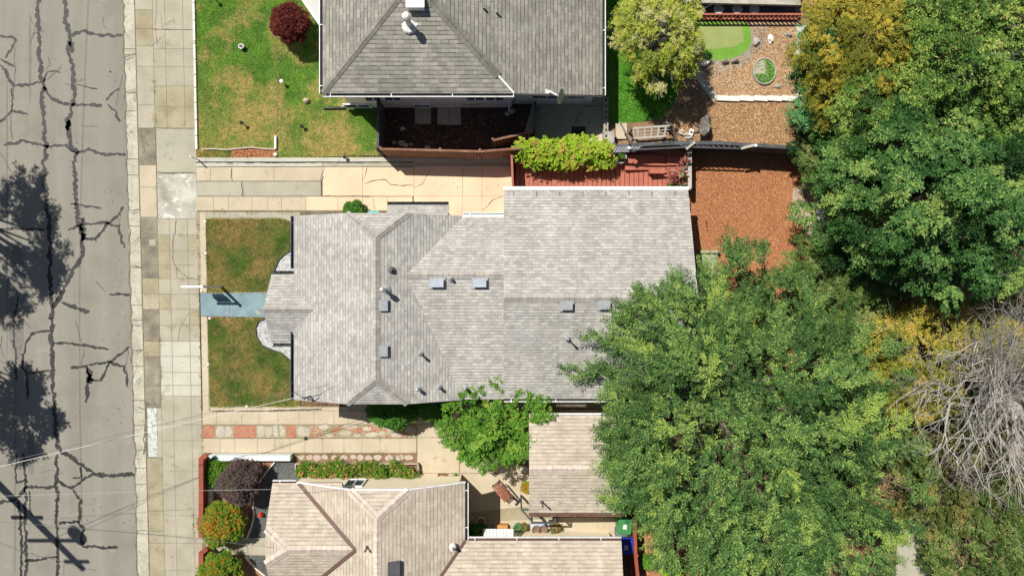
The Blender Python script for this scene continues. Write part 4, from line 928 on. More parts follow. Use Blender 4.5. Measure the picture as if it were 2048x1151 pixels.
for px0, px1, zc, hh_ in ((690, 741, .62, .5), (828, 861, .62, .45)):
    k = S * (1 - .6 / H); x0, x1 = (px0-1024)*k, (px1-1024)*k
    window(hu, ((x0+x1)/2, 8.05, zc), x1-x0, hh_, (1, 0, 0), (0, -1, 0), 'stucco_grey')
window(hu, (1.5, 8.2, 1.55), 1.3, .7, (1, 0, 0), (0, -1, 0)); window(hu, (2.75, 8.2, 1.5), .8, .5, (1, 0, 0), (0, -1, 0))
ds = MB(); ds.tube((-.12, 7.98, 3.6), (-.12, 7.98, .3), .045, .045, 8); ds.tube((-.12, 7.98, .3), (-.12, 7.7, .18), .045, .045, 8); ds.build('downspout', M['stucco_grey'], hu)
cb = MB(); cb.tube((.12, 8.15, 3.2), (.1, 8.12, .9), .012, .012, 5); cb.tube((.1, 8.12, .9), (-2.2, 8.0, .75), .012, .012, 5); cb.build('cable', M['dgrey'], hu)
ch = MB(); q = PZ(832, 6, 5.0); ch.box(q + Vector((0, 0, -.3)), (.62, .5, 1.0)); ch.box(q + Vector((0, 0, .23)), (.7, .56, .06)); ch.beam(q + Vector((-.42, -.28, -.5)), q + Vector((.42, -.28, -.5)), .05, .03)
ch.build('chimney', M['stucco_grey'], hu, bevel=.01)
pipe(hu, 819, 50, 4.72, .11, .75, 'offwhite', .15, 'flue'); fl = MB(); q = PZ(820, 50, 4.72); fl.box(q + Vector((0, 0, .03)), (.62, .05, .03), 0, 0); fl.build('flue_flashing', M['white'], hu)
for (x, y) in ((960, 3), (981, 3)): pl = MB(); pl.tube(PZ(x, y, 4.6), PZ(x, y, 4.6) + Vector((0, 0, .2)), .05, .05, 8); pl.build('vent_pipe', M['white'], hu)
# satellite dish on the eave corner
sd = empty('satellite_dish', PZ(1098, 187, 3.05), 'grey oval satellite dish on a bent arm at the eave of the top house', 'satellite dish')
q0 = Vector(sd.location); dm = MB(); dc = PZ(1117, 192, 3.55)
prof = [(0, .0), (.12, .012), (.22, .045), (.31, .09)]
bm_ = MB(); bm_.lathe((0, 0, 0), prof[::-1] and prof, 22, 0, 1.0, .8); bm_.lathe((0, 0, .008), prof, 22, 0, 1.0, .8)
Rm = Matrix.Rotation(R(65), 4, Vector((.3, .9, 0)).normalized()) @ Matrix.Rotation(R(80), 4, 'Z')
bm_.v = [tuple(dc + (Rm @ Vector(v))) for v in bm_.v]; bm_.build('dish', M['galv'], sd)
am = MB(); am.tube(q0, q0 + Vector((.0, 0, .35)), .025, .025, 8); am.tube(q0 + Vector((0, 0, .35)), dc, .022, .022, 8); am.build('mount_arm', M['white'], sd)
lb = MB(); lb.tube(dc, PZ(1100, 186, 3.75), .012, .012, 6); lb.box(PZ(1097, 184, 3.75), (.14, .09, .09), .4); lb.box(PZ(1093, 183, 3.7), (.06, .16, .06), .1); lb.build('receiver', M['white'], sd)

# ---- beige-roofed house, lower left
hg = empty('beige_house', (-5, -12, .2), 'pinkish beige shingled house at the bottom edge with cream walls and brown metal valleys', 'house')
bx0, by0 = -9.7, -7.89; ry = -10.17; rz = 4.1; Ys = -12.45
fzn = lambda Y: 3.0 + (by0 - Y) * 1.1 / (by0 - ry)
yc0 = -9.46; yc1 = ry - (yc0 - ry); zc = fzn(yc0); xa = -8.72
rf = MB()
roof_faces(rf, [[(bx0, by0, 3), (-6.9, by0, 3), (-5.9, ry, rz), (xa, ry, rz), (bx0, yc0, zc)], [(bx0, yc1, zc), (xa, ry, rz), (-5.9, ry, rz), (-6.9, Ys, 3), (bx0, Ys, 3)], [(bx0, yc0, zc), (xa, ry, rz), (bx0, yc1, zc)]])
mw, mr, me_ = -8.63, -5.15, -1.9; cz = 3.99; xcw = mw + (cz-3) * (mr-mw)/1.5; xce = me_ - (cz-3)*(me_-mr)/1.5; ay = -8.79
roof_faces(rf, [[(mw, by0-.01, 3), (mw, -18, 3), (mr, -18, 4.5), (mr, ay, 4.5), (xcw, by0-.01, cz)], [(xce, by0-.01, cz), (mr, ay, 4.5), (mr, -18, 4.5), (me_, -18, 3), (me_, by0-.01, 3)], [(xcw, by0-.01, cz), (mr, ay, 4.5), (xce, by0-.01, cz)]])
wE = 4.43; roof_faces(rf, [[(-5.0, -10.22, 3), (wE, -10.22, 3), (wE, -14.4, 4.45), (-5.0, -14.4, 4.45)], [(-5.0, -14.4, 4.45), (wE, -14.4, 4.45), (wE, -18.4, 3), (-5.0, -18.4, 3)]])
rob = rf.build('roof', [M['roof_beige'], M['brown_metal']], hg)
cp = Caps(); sn, ss, sw_, se = D_(0, 1, .48), D_(0, -1, .48), D_(-1, 0, .43), D_(1, 0, .46)
cap(cp, (xa, ry, rz), (-6.15, ry, rz), sn, ss, .17); cap(cp, (xa, ry, rz), (bx0, yc0, zc), sn, D_(-1, 0, .35), .17); cap(cp, (xa, ry, rz), (bx0, yc1, zc), ss, D_(-1, 0, .35), .17)
cap(cp, (mr, ay, 4.5), (mr, -18, 4.5), sw_, se, .17); cap(cp, (mr, ay, 4.5), (xcw, by0, cz), sw_, D_(0, 1, .5), .17); cap(cp, (mr, ay, 4.5), (xce, by0, cz), se, D_(0, 1, .5), .17)
cap(cp, (-5, -14.4, 4.45), (wE, -14.4, 4.45), sn, ss, .17)
cp.build('ridge_cap', M['cap_beige'], rob)
# metal valleys
vl = MB()
xi = lambda z: mw + (z - 3) * (mr - mw) / 1.5
for s_ in (1, -1):
    yv = lambda z: (by0 - (z-3)*(by0-ry)/1.1) if s_ == 1 else (Ys + (z-3)*(ry-Ys)/1.1)
    vl.beam((xi(3)-.0, yv(3), 3.03), (xi(rz), yv(rz), rz+.03), .15, .03)
xv = lambda z: me_ - (z-3)*(me_-mr)/1.5; yv2 = lambda z: -10.22 - (z-3)*4.18/1.45
vl.beam((xv(3), yv2(3), 3.03), (xv(4.4), yv2(4.4), 4.43), .12, .03)
vl.build('valley', M['brown_metal'], hg)
wl = MB(); wall_run(wl, [(bx0+.5, by0-.4, 2.9), (mw+.5, by0-.4, 2.9), (xcw, by0-.4, cz-.2), (xce, by0-.4, cz-.2), (me_-.35, by0-.4, 2.9), (me_-.35, -10.8, 2.9), (wE-.15, -10.8, 2.9), (wE-.15, -14.4, 4.2), (wE-.15, -18, 2.9), (mw, -18, 2.9), (mw, Ys+.4, 2.9), (bx0+.5, Ys+.4, 2.9), (bx0+.5, ry, rz-.2)])
# a wider cream face that the rakes show
wl.build('wall', M['stucco_cream'], hg)
k = S * (1 - 1.9/H)
window(hg, ((708-1024)*k, by0-.4, 1.7), .75, 1.0, (1, 0, 0), (0, 1, 0)); window(hg, (1.1, -10.8, 1.75), 1.7, .7, (1, 0, 0), (0, 1, 0))
window(hg, (bx0+.5, -10.2, 1.7), 1.6, 1.2, (0, 1, 0), (-1, 0, 0))
gutter(hg, (bx0, by0, 3), (-8.75, by0, 3), (0, 1, 0), 'white', 'brown_metal', wd=.08, brk=.9); gutter(hg, (me_, by0, 3), (me_, -10.2, 3), (1, 0, 0), 'white', 'black', brk=1.5); gutter(hg, (me_+.1, -10.22, 3), (wE, -10.22, 3), (0, 1, 0), 'white', 'brown_metal', brk=1.7)
fl = MB(); fl.beam((-8.7, by0+.03, 2.95), (xcw, by0+.03, cz-.03), .05, .12); fl.beam((xcw, by0+.03, cz-.03), (xce, by0+.03, cz-.03), .05, .12); fl.beam((xce, by0+.03, cz-.03), (me_, by0+.03, 2.95), .05, .12); fl.build('rake_board', M['white'], hg)
pipe(hg, 735, 1093, 4.3, .03, .3, 'brown_metal', .04); pipe(hg, 905, 1093, 3.4, .05, .2, 'offwhite', .06)
sk = MB(); q = PZ(789, 1136, 4.25); sk.box(q + Vector((0, 0, .1)), (.48, .62, .12), 0, 0, (0, R(24))); sk.build('skylight', M['dgrey'], hg, bevel=.02)

# ---- garage with beige roof
hs = empty('garage', (2.5, -7.2, .4), 'detached garage with pinkish beige gable roof half under the big tree', 'garage')
x0, x1 = .69, 4.6
rf = MB(); roof_faces(rf, [[(x0, -5.15, 2.8), (x1, -5.15, 2.8), (x1, -7.2, 3.5), (x0, -7.2, 3.5)], [(x0, -7.2, 3.5), (x1, -7.2, 3.5), (x1, -9.17, 2.8), (x0, -9.17, 2.8)]], .1)
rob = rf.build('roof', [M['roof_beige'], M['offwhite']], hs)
cp = Caps(); cap(cp, (x0, -7.2, 3.5), (x1, -7.2, 3.5), D_(0, 1, .34), D_(0, -1, .34), .15); cp.build('ridge_cap', M['cap_beige'], rob)
wl = MB(); wall_run(wl, [(x0+.1, -5.4, 2.75), (x1-.1, -5.4, 2.75), (x1-.1, -7.2, 3.4), (x1-.1, -8.9, 2.75), (x0+.1, -8.9, 2.75), (x0+.1, -7.2, 3.4)]); wl.build('wall', M['stucco_cream'], hs)
gutter(hs, (x0, -9.17, 2.8), (x1, -9.17, 2.8), (0, -1, 0), 'wood_brown', 'brown_metal', brk=2.2); fl = MB(); fl.beam((x0+.1, -5.13, 2.78), (x1, -5.13, 2.78), .06, .09); fl.build('fascia', M['white'], hs)
pipe(hs, 1084, 1002, 2.95, .035, .55, 'dgrey', .04); pipe(hs, 1118, 1001, 2.95, .02, .12, 'galv')
dr = MB(); dr.box((x0+.08, -7.2, 1.25), (.05, 2.4, 2.0)); dr.build('door', M['white'], hs)
# the corner of a grey building and deck at the top edge
hc = empty('awning', PG(625, 10), 'grey sloping awning roof at the top edge beside the maroon bush', 'awning')
aw = MB(); P = [PZ(604, -1, 2.3), PZ(641, 52, 2.3), PZ(641, -1, 3.2)]
aw.face([P[1], P[2], P[0]][::-1]); aw.face([p - Vector((0,0,.06)) for p in (P[1], P[2], P[0])]); P4 = PZ(590, -60, 2.4); aw.face([P[0], P[2], PZ(641, -60, 3.2), P4]); aw.build('awning_roof', M['stucco_grey'], hc)
ar = MB(); ar.beam(P[0], P[1], .06, .08); ar.build('edge_rail', M['white'], hc)
ap = MB()
for t_ in (.15, .45, .75): q = P[0].lerp(P[1], t_); ap.tube((q.x, q.y, gz(q.x)), q, .03, .03, 8); ap.tube(q, (q.x+.3, q.y-.15, q.z-.6), .015, .015, 6)
ap.build('post', M['dgrey'], hc)
hd = empty('porch_roof', PG(1480, -10), 'dark timber porch roof edge along the top right garden', 'porch')
pr = MB(); a_, b_ = PZ(1340, 3, 1.6), PZ(1600, 9, 1.6); pr.face([a_, b_, b_ + Vector((0, 3, .6)), a_ + Vector((0, 3, .6))]); pr.beam(a_, b_, .12, .16); pr.build('porch_roof_deck', M['wood_grey'], hd)
ra = MB()
q0, q1 = PG(1376, 40, .0), PG(1592, 40, 0)
for hh_ in (.6, .12): ra.beam(Vector((q0.x, q0.y, q0.z+hh_)), Vector((q1.x, q1.y, q1.z+hh_)), .07, .05)
n_ = 26
for i in range(n_ + 1):
    q = q0.lerp(q1, i / n_); ra.beam(q, q + Vector((0, 0, .6)), .045, .045)
t = ra.build('railing', M['wood_red'], label='red brown picket railing along the porch above the putting green', cat='railing')
dk = MB(); dk.box(((q0.x+q1.x)/2, q0.y+1.0, q0.z+.05), (q1.x-q0.x, 1.9, .08)); dk.build('porch_deck', M['wood_dark'], label='dark porch deck behind the picket railing in the top right garden', cat='deck')
tops = [1401, 1437, 1474, 1508]
first = None
for i, x in enumerate(tops):
    q = PZ(x, 20, 1.15)
    t = empty('patio_stool', (q.x, q.y, .8), 'round grey patio stool on the shaded porch at the top, %s' % ['first from the left', 'second from the left', 'third from the left', 'rightmost of the row'][i], 'stool', 'stools in the shaded porch')
    if not first:
        a = MB(); a.lathe((q.x, q.y, 1.2), [(.0, -.05), (.2, -.05), (.22, 0), (.2, .03), (0, .035)], 18); s1 = a.build('seat', M['vent_blue'], t)
        a = MB(); a.tube((q.x, q.y, .8), (q.x, q.y, 1.16), .04, .04, 8); a.lathe((q.x, q.y, .8), [(.16, 0), (.14, .03), (.03, .05)], 14); s2 = a.build('pedestal', M['black'], t); first = (s1, s2)
    else:
        for s_ in first: c = s_.copy(); COL.objects.link(c); c.parent = t
# ------------------------------------------------------------------ fences
def fence(name, pts, hgt, label, mat='wood_brown', board=.14, gap=.03, post_every=2.2, cat='fence', top_rail=True, capw=.09, boardmat=None, posts=True, ht0=0):
    """pts in photo pixels where the fence TOP shows"""
    W_ = [PG(x, y, hgt) for x, y in pts]; c = W_[0]
    t = empty(name, (c.x, c.y, gz(c.x)), label, cat)
    bd = MB(); rl = MB(); pk = []
    for a, b in zip(W_[:-1], W_[1:]):
        L = (b - a).length; d = (b - a).normalized(); k = 0
        dh = Vector((d.x, d.y, 0)).normalized(); nrm = Vector((-dh.y, dh.x, 0))
        while k < L:
            q = a + d * (k + board/2); g = gz(q.x); h_ = hgt + random.uniform(-.03, .03)
            bd.box((q.x, q.y, g + h_/2 + .01), (min(board, L-k) if L-k > .03 else .03, .022, h_), math.atan2(dh.y, dh.x) + random.uniform(-.03, .03)); k += board + gap
        for hh_ in (hgt * .9, hgt * .2):
            rl = MB(); rl.beam(Vector((a.x, a.y, gz(a.x) + hh_)) + nrm*.035, Vector((b.x, b.y, gz(b.x) + hh_)) + nrm*.035, .04, .08); rl.build('rail', M[mat], t)
        if top_rail: rl = MB(); rl.beam(a + Vector((0, 0, .04)), b + Vector((0, 0, .04)), capw, .03); rl.build('top_rail', M[mat], t)
        n = max(1, round(L / post_every)); pk += [a.lerp(b, i / n) + nrm*.07 for i in range(n)]
    pk.append(W_[-1])
    bd.build('boards', M[boardmat or mat], t)
    if posts:
        for q in pk:
            p = MB(); p.box((q.x, q.y, gz(q.x) + hgt/2), (.09, .09, hgt + .08)); p.build('post', M[mat], t)
    return t
fence('picket_fence', [(760,298),(880,301),(960,303),(1040,297)], 1.7, 'weathered brown board fence between the dark patio and the upper driveway', 'wood_brown', .13, .012, cat='fence')
fence('side_fence', [(756,296),(756,201)], 1.5, 'dark board fence running down from the top house to the upper lawn edge', 'wood_dark', .14, .02)
fence('short_fence', [(986,281),(1064,263)], 1.3, 'short slanting brown fence with worn top inside the shaded patio', 'wood_brown', .12, .04)
fence('patio_divider', [(1068,205),(1068,262)], .9, 'low dark divider fence between brown soil and grey patio slab', 'wood_dark', .12, .02)
fence('gate', [(1023,306),(1026,378)], 1.4, 'narrow red brown gate closing the upper driveway beside the deck', 'wood_red', .12, .02, cat='gate')
fence('deck_back_fence', [(1030,296),(1130,294),(1228,290),(1258,292)], 1.25, 'board fence behind the bright green vine above the red deck', 'wood_dark', .14, .01)
fence('backyard_fence', [(1262,290),(1376,286),(1440,286),(1530,292),(1640,299)], 1.5, 'long dark stained fence between the red mulch yard and the upper garden', 'wood_dark', .14, .005, capw=.14)
fence('deck_side_fence', [(1379,300),(1379,377)], 1.0, 'grey weathered wood fence between the red deck and mulch yard', 'wood_grey', .14, .01, capw=.16)
fence('bed_fence', [(1269,1038),(1271,1110),(1278,1180)], 1.3, 'red brown fence by the green and blue bins right of the beige house', 'wood_barn', .14, .01, capw=.14)
# lattice brackets along the dark fence
br_ = empty('fence_arbor', PG(1420, 292), 'dark arbor rails and grey brackets on top of the long dark fence', 'arbor')
a = MB(); p0, p1, p2 = PG(1260, 300, 1.53), PG(1376, 294, 1.53), PG(1480, 297, 1.53); a.beam(p0, p1, .06, .06); a.beam(p1, p2, .06, .06)
p3 = PG(1340, 284, 1.53); p4 = PG(1480, 287, 1.53); a.beam(p0 + Vector((0, .1, 0)), p3, .06, .06); a.beam(p3, p4, .05, .05)
for i in range(12): a.beam(p1.lerp(p2, i/11), p3.lerp(p4, i/11) , .03, .03)
a.build('rails', M['wood_dark'], br_)
a = MB(); a.beam(PG(1372, 298, 1.58), PG(1390, 284, 1.66), .1, .05); a.beam(PG(1482, 297, 1.58), PG(1508, 290, 1.66), .1, .05); a.build('bracket', M['wood_grey'], br_)
for (x, y, lab) in ((1258, 296, 'white round lamp on the corrugated panel above the deck'), (1511, 291, 'white round lamp at the end of the dark fence arbor')):
    q = PG(x, y, 1.72); a = MB(); a.lathe(q, [(.05, -.06), (.07, 0), (.06, .05), (0, .07)], 12); a.tube(q - Vector((0, 0, .4)), q, .02, .02, 6); a.build('fence_lamp', M['white'], label=lab, cat='lamp')
a = MB(); P = [PG(1232, 293, 1.62), PG(1285, 293, 1.64), PG(1270, 304, 1.45), PG(1225, 305, 1.42)]
for i in range(16):
    u0, u1 = i/16, (i+1)/16; zo = .015 if i % 2 else -.015
    q = [P[0].lerp(P[1], u0), P[0].lerp(P[1], u1), P[3].lerp(P[2], u1), P[3].lerp(P[2], u0)]; q = [v + Vector((0, 0, zo * (1 if k in (0, 3) else -1))) for k, v in enumerate(q)]
    a.face(q[::-1]); a.face([v - Vector((0,0,.01)) for v in q])
a.build('corrugated_panel', M['vent'], label='grey corrugated panel sheltering the planter barrel on the deck', cat='panel')
# barn-red fence with low white wall, front of beige house
for i, (y0, y1, lab) in enumerate(((916, 1073, 'long barn red boxed fence along the sidewalk by the purple bush'), (1104, 1200, 'barn red boxed fence along the sidewalk at the bottom edge'))):
    a = MB(); p, q = PG(401, y0, .95), PG(403, y1, .95)
    for k, (hx, hz) in enumerate(((0, .95),)):
        a.box(((p.x+q.x)/2, (p.y+q.y)/2, gz(p.x)+.46), (.14, abs(p.y-q.y), .92)); a.box(((p.x+q.x)/2, (p.y+q.y)/2, gz(p.x)+.94), (.21, abs(p.y-q.y)+.06, .05))
    a.box((p.x+.12, p.y+.05, gz(p.x)+.93), (.38, .2, .05), R(38))
    a.build('red_fence', M['wood_barn'], label=lab, cat='fence', bevel=.01)
a = MB(); p, q = PG(415, 916, .45), PG(580, 916, .45); a.box(((p.x+q.x)/2, p.y, gz(p.x)+.22), (q.x-p.x, .24, .45)); a.build('low_wall', M['paint_white'], label='low white painted wall beside the lower driveway', cat='wall', bevel=.02)
a = MB(); p, q = PG(415, 924, .45), PG(416, 1072, .45); a.box((p.x, (p.y+q.y)/2, gz(p.x)+.22), (.14, p.y-q.y, .44)); a.build('planter_wall', M['paint_white'], label='narrow white wall inside the red fence by the purple bush', cat='wall', bevel=.01)
e = MB(); W_ = [PG(x, y) for x, y in ((551,922),(534,942),(522,958),(508,985),(507,1005),(509,1028),(504,1050),(494,1075),(470,1075))]
for p, q in zip(W_[:-1], W_[1:]): e.beam(p + Vector((0,0,.05)), q + Vector((0,0,.05)), .05, .12)
e.build('bed_edging', M['offwhite'], label='pale curved edging between red and dark gravel by the purple bush', cat='edging')
e = MB(); W_ = [PG(x, y) for x, y in ((492,1110),(500,1122),(515,1136),(535,1152),(550,1165))]
for p, q in zip(W_[:-1], W_[1:]): e.beam(p + Vector((0,0,.05)), q + Vector((0,0,.05)), .05, .12)
e.build('bed_edging', M['offwhite'], label='pale curved edging between red and dark gravel at the bottom edge', cat='edging')
# small kerb blocks beside the upper lawn
e = MB(); ys = [-60,-20,8,42,84,88,120,150,176,206,240,272,300]
for y0, y1 in zip(ys[:-1], ys[1:]):
    p, q = PG(Lw(y0)+1.5, y0+1), PG(Lw(y1)+1.5, y1-1); e.beam(p + Vector((0,0,.03)), q + Vector((0,0,.03)), .09, .12)
e.build('lawn_kerb', M['offwhite'], label='row of pale kerb blocks between the sidewalk and upper lawn', cat='kerb')
e = MB(); W_ = [PG(x, y) for x, y in ((405,299),(430,298),(455,300),(480,297),(505,295),(530,298),(552,299))]
for p, q in zip(W_[:-1], W_[1:]): e.beam(p + Vector((0,0,.04)), q + Vector((.0,0,.04)), .06, .1)
e.build('bed_edging', M['flag_pink'], label='low scalloped brick edging along the small mulch bed of the upper lawn', cat='edging')
e = MB(); p, q = PG(552, 272, .05), PG(551, 298, .05); e.box(((p.x+q.x)/2, (p.y+q.y)/2, gz(p.x)+.06), (.1, p.y-q.y, .14)); e.box((q.x, q.y-.25, gz(p.x)+.06), (.14, .14, .1), .6); e.build('edging_stone', M['offwhite'], label='white edging stone at the end of the lawn groove', cat='edging', bevel=.01)
e = MB(); crack(e, [(552,60),(556,150),(556,230),(553,270)], 2.2, .01, 0, .5); e.build('lawn_groove', M['soil'], kind='structure')
# chip garden kerb
e = MB(); xs2 = [1432,1478,1506,1534,1562,1590]
for a_, b_ in zip(xs2[:-1], xs2[1:]):
    p, q = PG(a_+.6, 197), PG(b_-.6, 199); e.beam(p + Vector((0,0,.05)), q + Vector((0,0,.05)), .22, .14)
e.build('garden_kerb', M['offwhite'], label='pale concrete kerb between the chip garden and the lower dirt yard', cat='kerb')
q = PG(1527, 144); e = MB(); prof = [(.50, 0), (.54, 0), (.54, .13), (.50, .13), (.50, .05)]; e.lathe(q, prof, 32, 0, .93, 1.08)
rg = empty('ring_planter', q, 'oval grey ring planter with grass and bare soil in the chip garden', 'planter')
e.build('rim', M['wood_grey'], rg); e = MB(); e.lathe(q, [(.495, .07), (0, .08)], 28, 0, .93, 1.08); e.build('soil', M['c_tan'], rg)
n_ = 1600; th = rng.random(n_) * 6.28; rr_ = np.sqrt(rng.random(n_)) * .48; C = np.stack([q.x + rr_*np.cos(th)*.93, q.y + rr_*np.sin(th)*1.08, np.full(n_, q.z + .07)], 1)
kk = ~((C[:, 0] < q.x + .05) & (C[:, 1] > q.y - .12)) | (rng.random(n_) < .06); C = C[kk]; D = rng.normal(size=C.shape); D[:, 2] = 1
leafmesh('grass_tuft', M['lawnC_b'], C, D, rng.normal(size=C.shape), .09, .025, rng.random(len(C)), rg)
# cinder block column
e = MB()
for i in range(7):
    p = PG(1212, 200 + i*12, .5); e.box((p.x, p.y, gz(p.x)+.25), (.2, .24, .5)); e.box((p.x, p.y, gz(p.x)+.51), (.08, .12, .02), 0, 1)
e.build('block_wall', [M['rock'], M['tar']], label='row of grey cinder blocks beside the patio slab and green lawn', cat='wall')
e = MB(); p = PG(1222, 275, .6); e.box((p.x, p.y, gz(p.x)+.3), (.3, .55, .6)); e.build('timber_box', M['wood_grey'], label='grey timber box beside the cinder blocks above the vine', cat='box', bevel=.01)
e = MB(); p = PG(1243, 262, .1); e.box((p.x, p.y, gz(p.x)+.06), (.5, .7, .1), .02); e.build('paving_slab', M['c_cream'], label='pale square paving slab at the foot of the bright green lawn', cat='slab', bevel=.01)

# deck
dk = empty('deck', PG(1200, 345), 'red painted timber deck behind the bungalow roof eave', 'deck')
e = MB(); a_, b_ = PG(1031, 305, .25), PG(1374, 420, .25); x = a_.x
while x < b_.x:
    g = gz(x) + .22; e.box((x + .095, (a_.y+b_.y)/2, g), (.18, a_.y-b_.y, .04)); x += .2
e.build('boards', M['wood_red'], dk); e = MB(); e.box(((a_.x+b_.x)/2, (a_.y+b_.y)/2, gz((a_.x+b_.x)/2)+.05), (b_.x-a_.x, a_.y-b_.y-.02, .1)); e.build('joists', M['tar'], dk)
e = MB(); p, q = PG(1252, 307, .7), PG(1336, 336, .7); e.box(((p.x+q.x)/2, (p.y+q.y)/2, .62), (q.x-p.x, p.y-q.y, .75)); e.build('storage_box', M['wood_red'], label='large dark red storage box on the deck against the fence', cat='box', bevel=.01)
e = MB(); p, q = PG(1338, 307, .7), PG(1372, 334, .7); e.box(((p.x+q.x)/2, (p.y+q.y)/2, .66), (q.x-p.x, p.y-q.y, .75)); e.build('storage_box', M['wood_red'], label='smaller dark red storage box at the right end of the deck', cat='box', bevel=.01)
bn = empty('wooden_stool', PG(1310, 344, .25), 'small red wooden bench stool on the deck below the storage box', 'bench'); q = Vector(bn.location)
e = MB(); e.box(q + Vector((0, 0, .42)), (.66, .26, .04)); e.build('seat', M['wood_red'], bn)
for s_ in (-1, 1): e = MB(); e.box(q + Vector((.27*s_, 0, .2)), (.05, .22, .4)); e.build('leg', M['wood_red'], bn)
bl = empty('planter_barrel', PG(1238, 319, .25), 'round grey rimmed planter barrel with small green plant at the end of the vine', 'planter'); q = Vector(bl.location); q.z = gz(q.x) + .25
e = MB(); e.lathe(q, [(.2, 0), (.25, .25), (.26, .5), (.22, .5), (.21, .42)], 24); e.build('barrel', M['galv'], bl)
e = MB(); e.lathe(q, [(.215, .42), (0, .43)], 20); e.build('soil', M['soil'], bl)
B = np.array([[q.x, q.y, q.z+.47, .13, .13, .08, .1]]); foliage('foliage', M['l_hedge'], B, 40, (.07, .035), .12, 6, .1, .3, bl)
pt = empty('potted_plant', PG(1340, 372, .25), 'bronze leaved potted plant at the right end of the deck', 'plant'); q = Vector(pt.location); q.z = gz(q.x)+.25; q = PG(1347, 366, .25)
e = MB(); e.lathe(q, [(.14, 0), (.22, .35), (.24, .4), (.2, .4), (.19, .34)], 20); e.build('pot', M['offwhite'], pt)
B = np.array([[q.x, q.y+.1, q.z+.6, .3, .3, .2, .0], [q.x-.1, q.y+.35, q.z+.95, .28, .26, .15, -.1], [q.x+.1, q.y+.5, q.z+1.0, .2, .2, .12, -.2]]); foliage('foliage', M['l_redleaf'], B, 9, (.24, .10), .22, 6, .2, .4, pt)
B = np.array([[q.x, q.y-.05, q.z+.5, .28, .25, .14, .6]]); foliage('lower_leaves', M['l_redleaf'], B, 45, (.10, .04), .2, 8, .2, .2, pt)
e = MB(); p = PG(1368, 358, .5); e.box((p.x, p.y, gz(p.x)+.5), (.2, .9, .5)); e.build('cushion_box', M['offwhite'], label='cream white box between the bronze plant and the grey fence', cat='box', bevel=.03)

# garden trellis frame
tf = empty('timber_rack', PG(1305, 275), 'tumbledown grey timber frame leaning over the dark fence beside the dirt yard', 'frame')
e = MB(); A1, A2, B1, B2 = PG(1266, 257, .9), PG(1345, 251, .9), PG(1268, 277, .8), PG(1333, 272, .8)
for a_, b_, w_ in ((A1, A2, .07), (B1, B2, .08), (A1, B1, .06), (A2, PG(1352, 282, .2), .05), (PG(1240, 244, .9), PG(1262, 285, .2), .06), (A2, PG(1333, 245, 1.3), .05)): e.beam(a_, b_, w_, .06)
e.build('rails', M['wood_grey'], tf)
e = MB()
for i in range(5): e.beam(A1.lerp(A2, .12 + i*.18), B1.lerp(B2, .12 + i*.2), .07, .04)
for i in range(4): e.beam(A1.lerp(B1, i/3.5+.1), A2.lerp(B2, i/3.5+.1), .025, .03)
e.build('slats', M['wood_grey'], tf)
for q in (A1, A2, B1, B2): e = MB(); e.beam((q.x, q.y, gz(q.x)), q, .07, .07); e.build('post', M['wood_dark'], tf)
# rocks
def rock(px, py, rx, ry, h, mat, lab, sd, grp=None):
    q = PG(px, py, h*.5); e = MB(); e.blob((q.x, q.y, gz(q.x) + h*.35), (rx, ry, h*.7), sd); e.build('rock', M[mat], smooth=False, label=lab, cat='rock', group=grp)
rock(1410,126,.24,.15,.25,'rock_white','white lumpy rock at the lower left corner of the putting green',1); rock(1451,124,.15,.1,.18,'rock_dark','dark rock under the putting green edge, the left of two dark ones',2); rock(1471,123,.16,.09,.18,'rock_dark','dark rock under the putting green edge, the right of two dark ones',3)
rock(1512,83,.15,.2,.2,'rock','brown grey rock just right of the putting green',4); rock(1541,77,.13,.2,.2,'rock_white','bright white oval rock in the chip garden',5); rock(1577,69,.17,.1,.16,'rock','flat grey rock in the upper right of the chip garden',6); rock(1556,172,.13,.08,.12,'rock','small tan rock below the ring planter',7)
rock(612,201,.15,.13,.2,'c_cream','pale tan rock on the lawn near the top house corner',8); rock(1364,264,.15,.14,.2,'flag_pink','pinkish rock in the heap by the stump, leftmost',9); rock(1372,269,.14,.1,.16,'flag_pink','pinkish rock in the heap by the stump, middle',10); rock(1378,275,.2,.08,.14,'rock','tan flat rock in the heap by the stump, lowest',12)
e = MB(); p = PG(1383, 264, .2); e.box((p.x, p.y, gz(p.x)+.1), (.18, .3, .16), -.3); e.box((p.x, p.y, gz(p.x)+.185), (.1, .08, .01), -.3, 1); e.build('cinder_block', [M['offwhite'], M['tar']], label='pale cinder block in the heap left of the stump', cat='block')
st = empty('tree_stump', PG(1405, 258), 'dark gnarled tree stump by the long dark fence', 'stump'); q = Vector(st.location)
e = MB(); e.blob(q + Vector((0, 0, .25)), (.24, .42, .42), 31, 0, .5); e.build('trunk', M['rock_dark'], st)
e = MB()
for k in range(7): a_ = k*.9; e.tube(q + Vector((0, 0, .15)), q + Vector((math.cos(a_)*.5, math.sin(a_)*.55, .02)), .07, .02, 6)
e.build('roots', M['bark'], st)
# patio odds: debris rocks in shade
for i, (x, y, r_) in enumerate([(805,257,.12),(803,286,.16),(812,290,.12),(822,288,.1),(855,295,.14),(1015,228,.12),(1025,222,.15),(1083,222,.2),(788,285,.1)]):
    lab = ['grey rubble stone alone in the left of the shaded patio','rubble stone in the patio heap by the fence, biggest','rubble stone in the patio heap, beside the biggest','rubble stone in the patio heap, right end','long rubble stone by the fence right of the heap','rubble stone under the downspout, left one','rubble stone under the downspout, right one','pale bag-like stone on the grey patio slab','small rubble stone in the patio heap, left end'][i]
    rock(x, y, r_, r_*.8, .15, 'rock', lab, 40+i, 'rubble in the shaded patio')
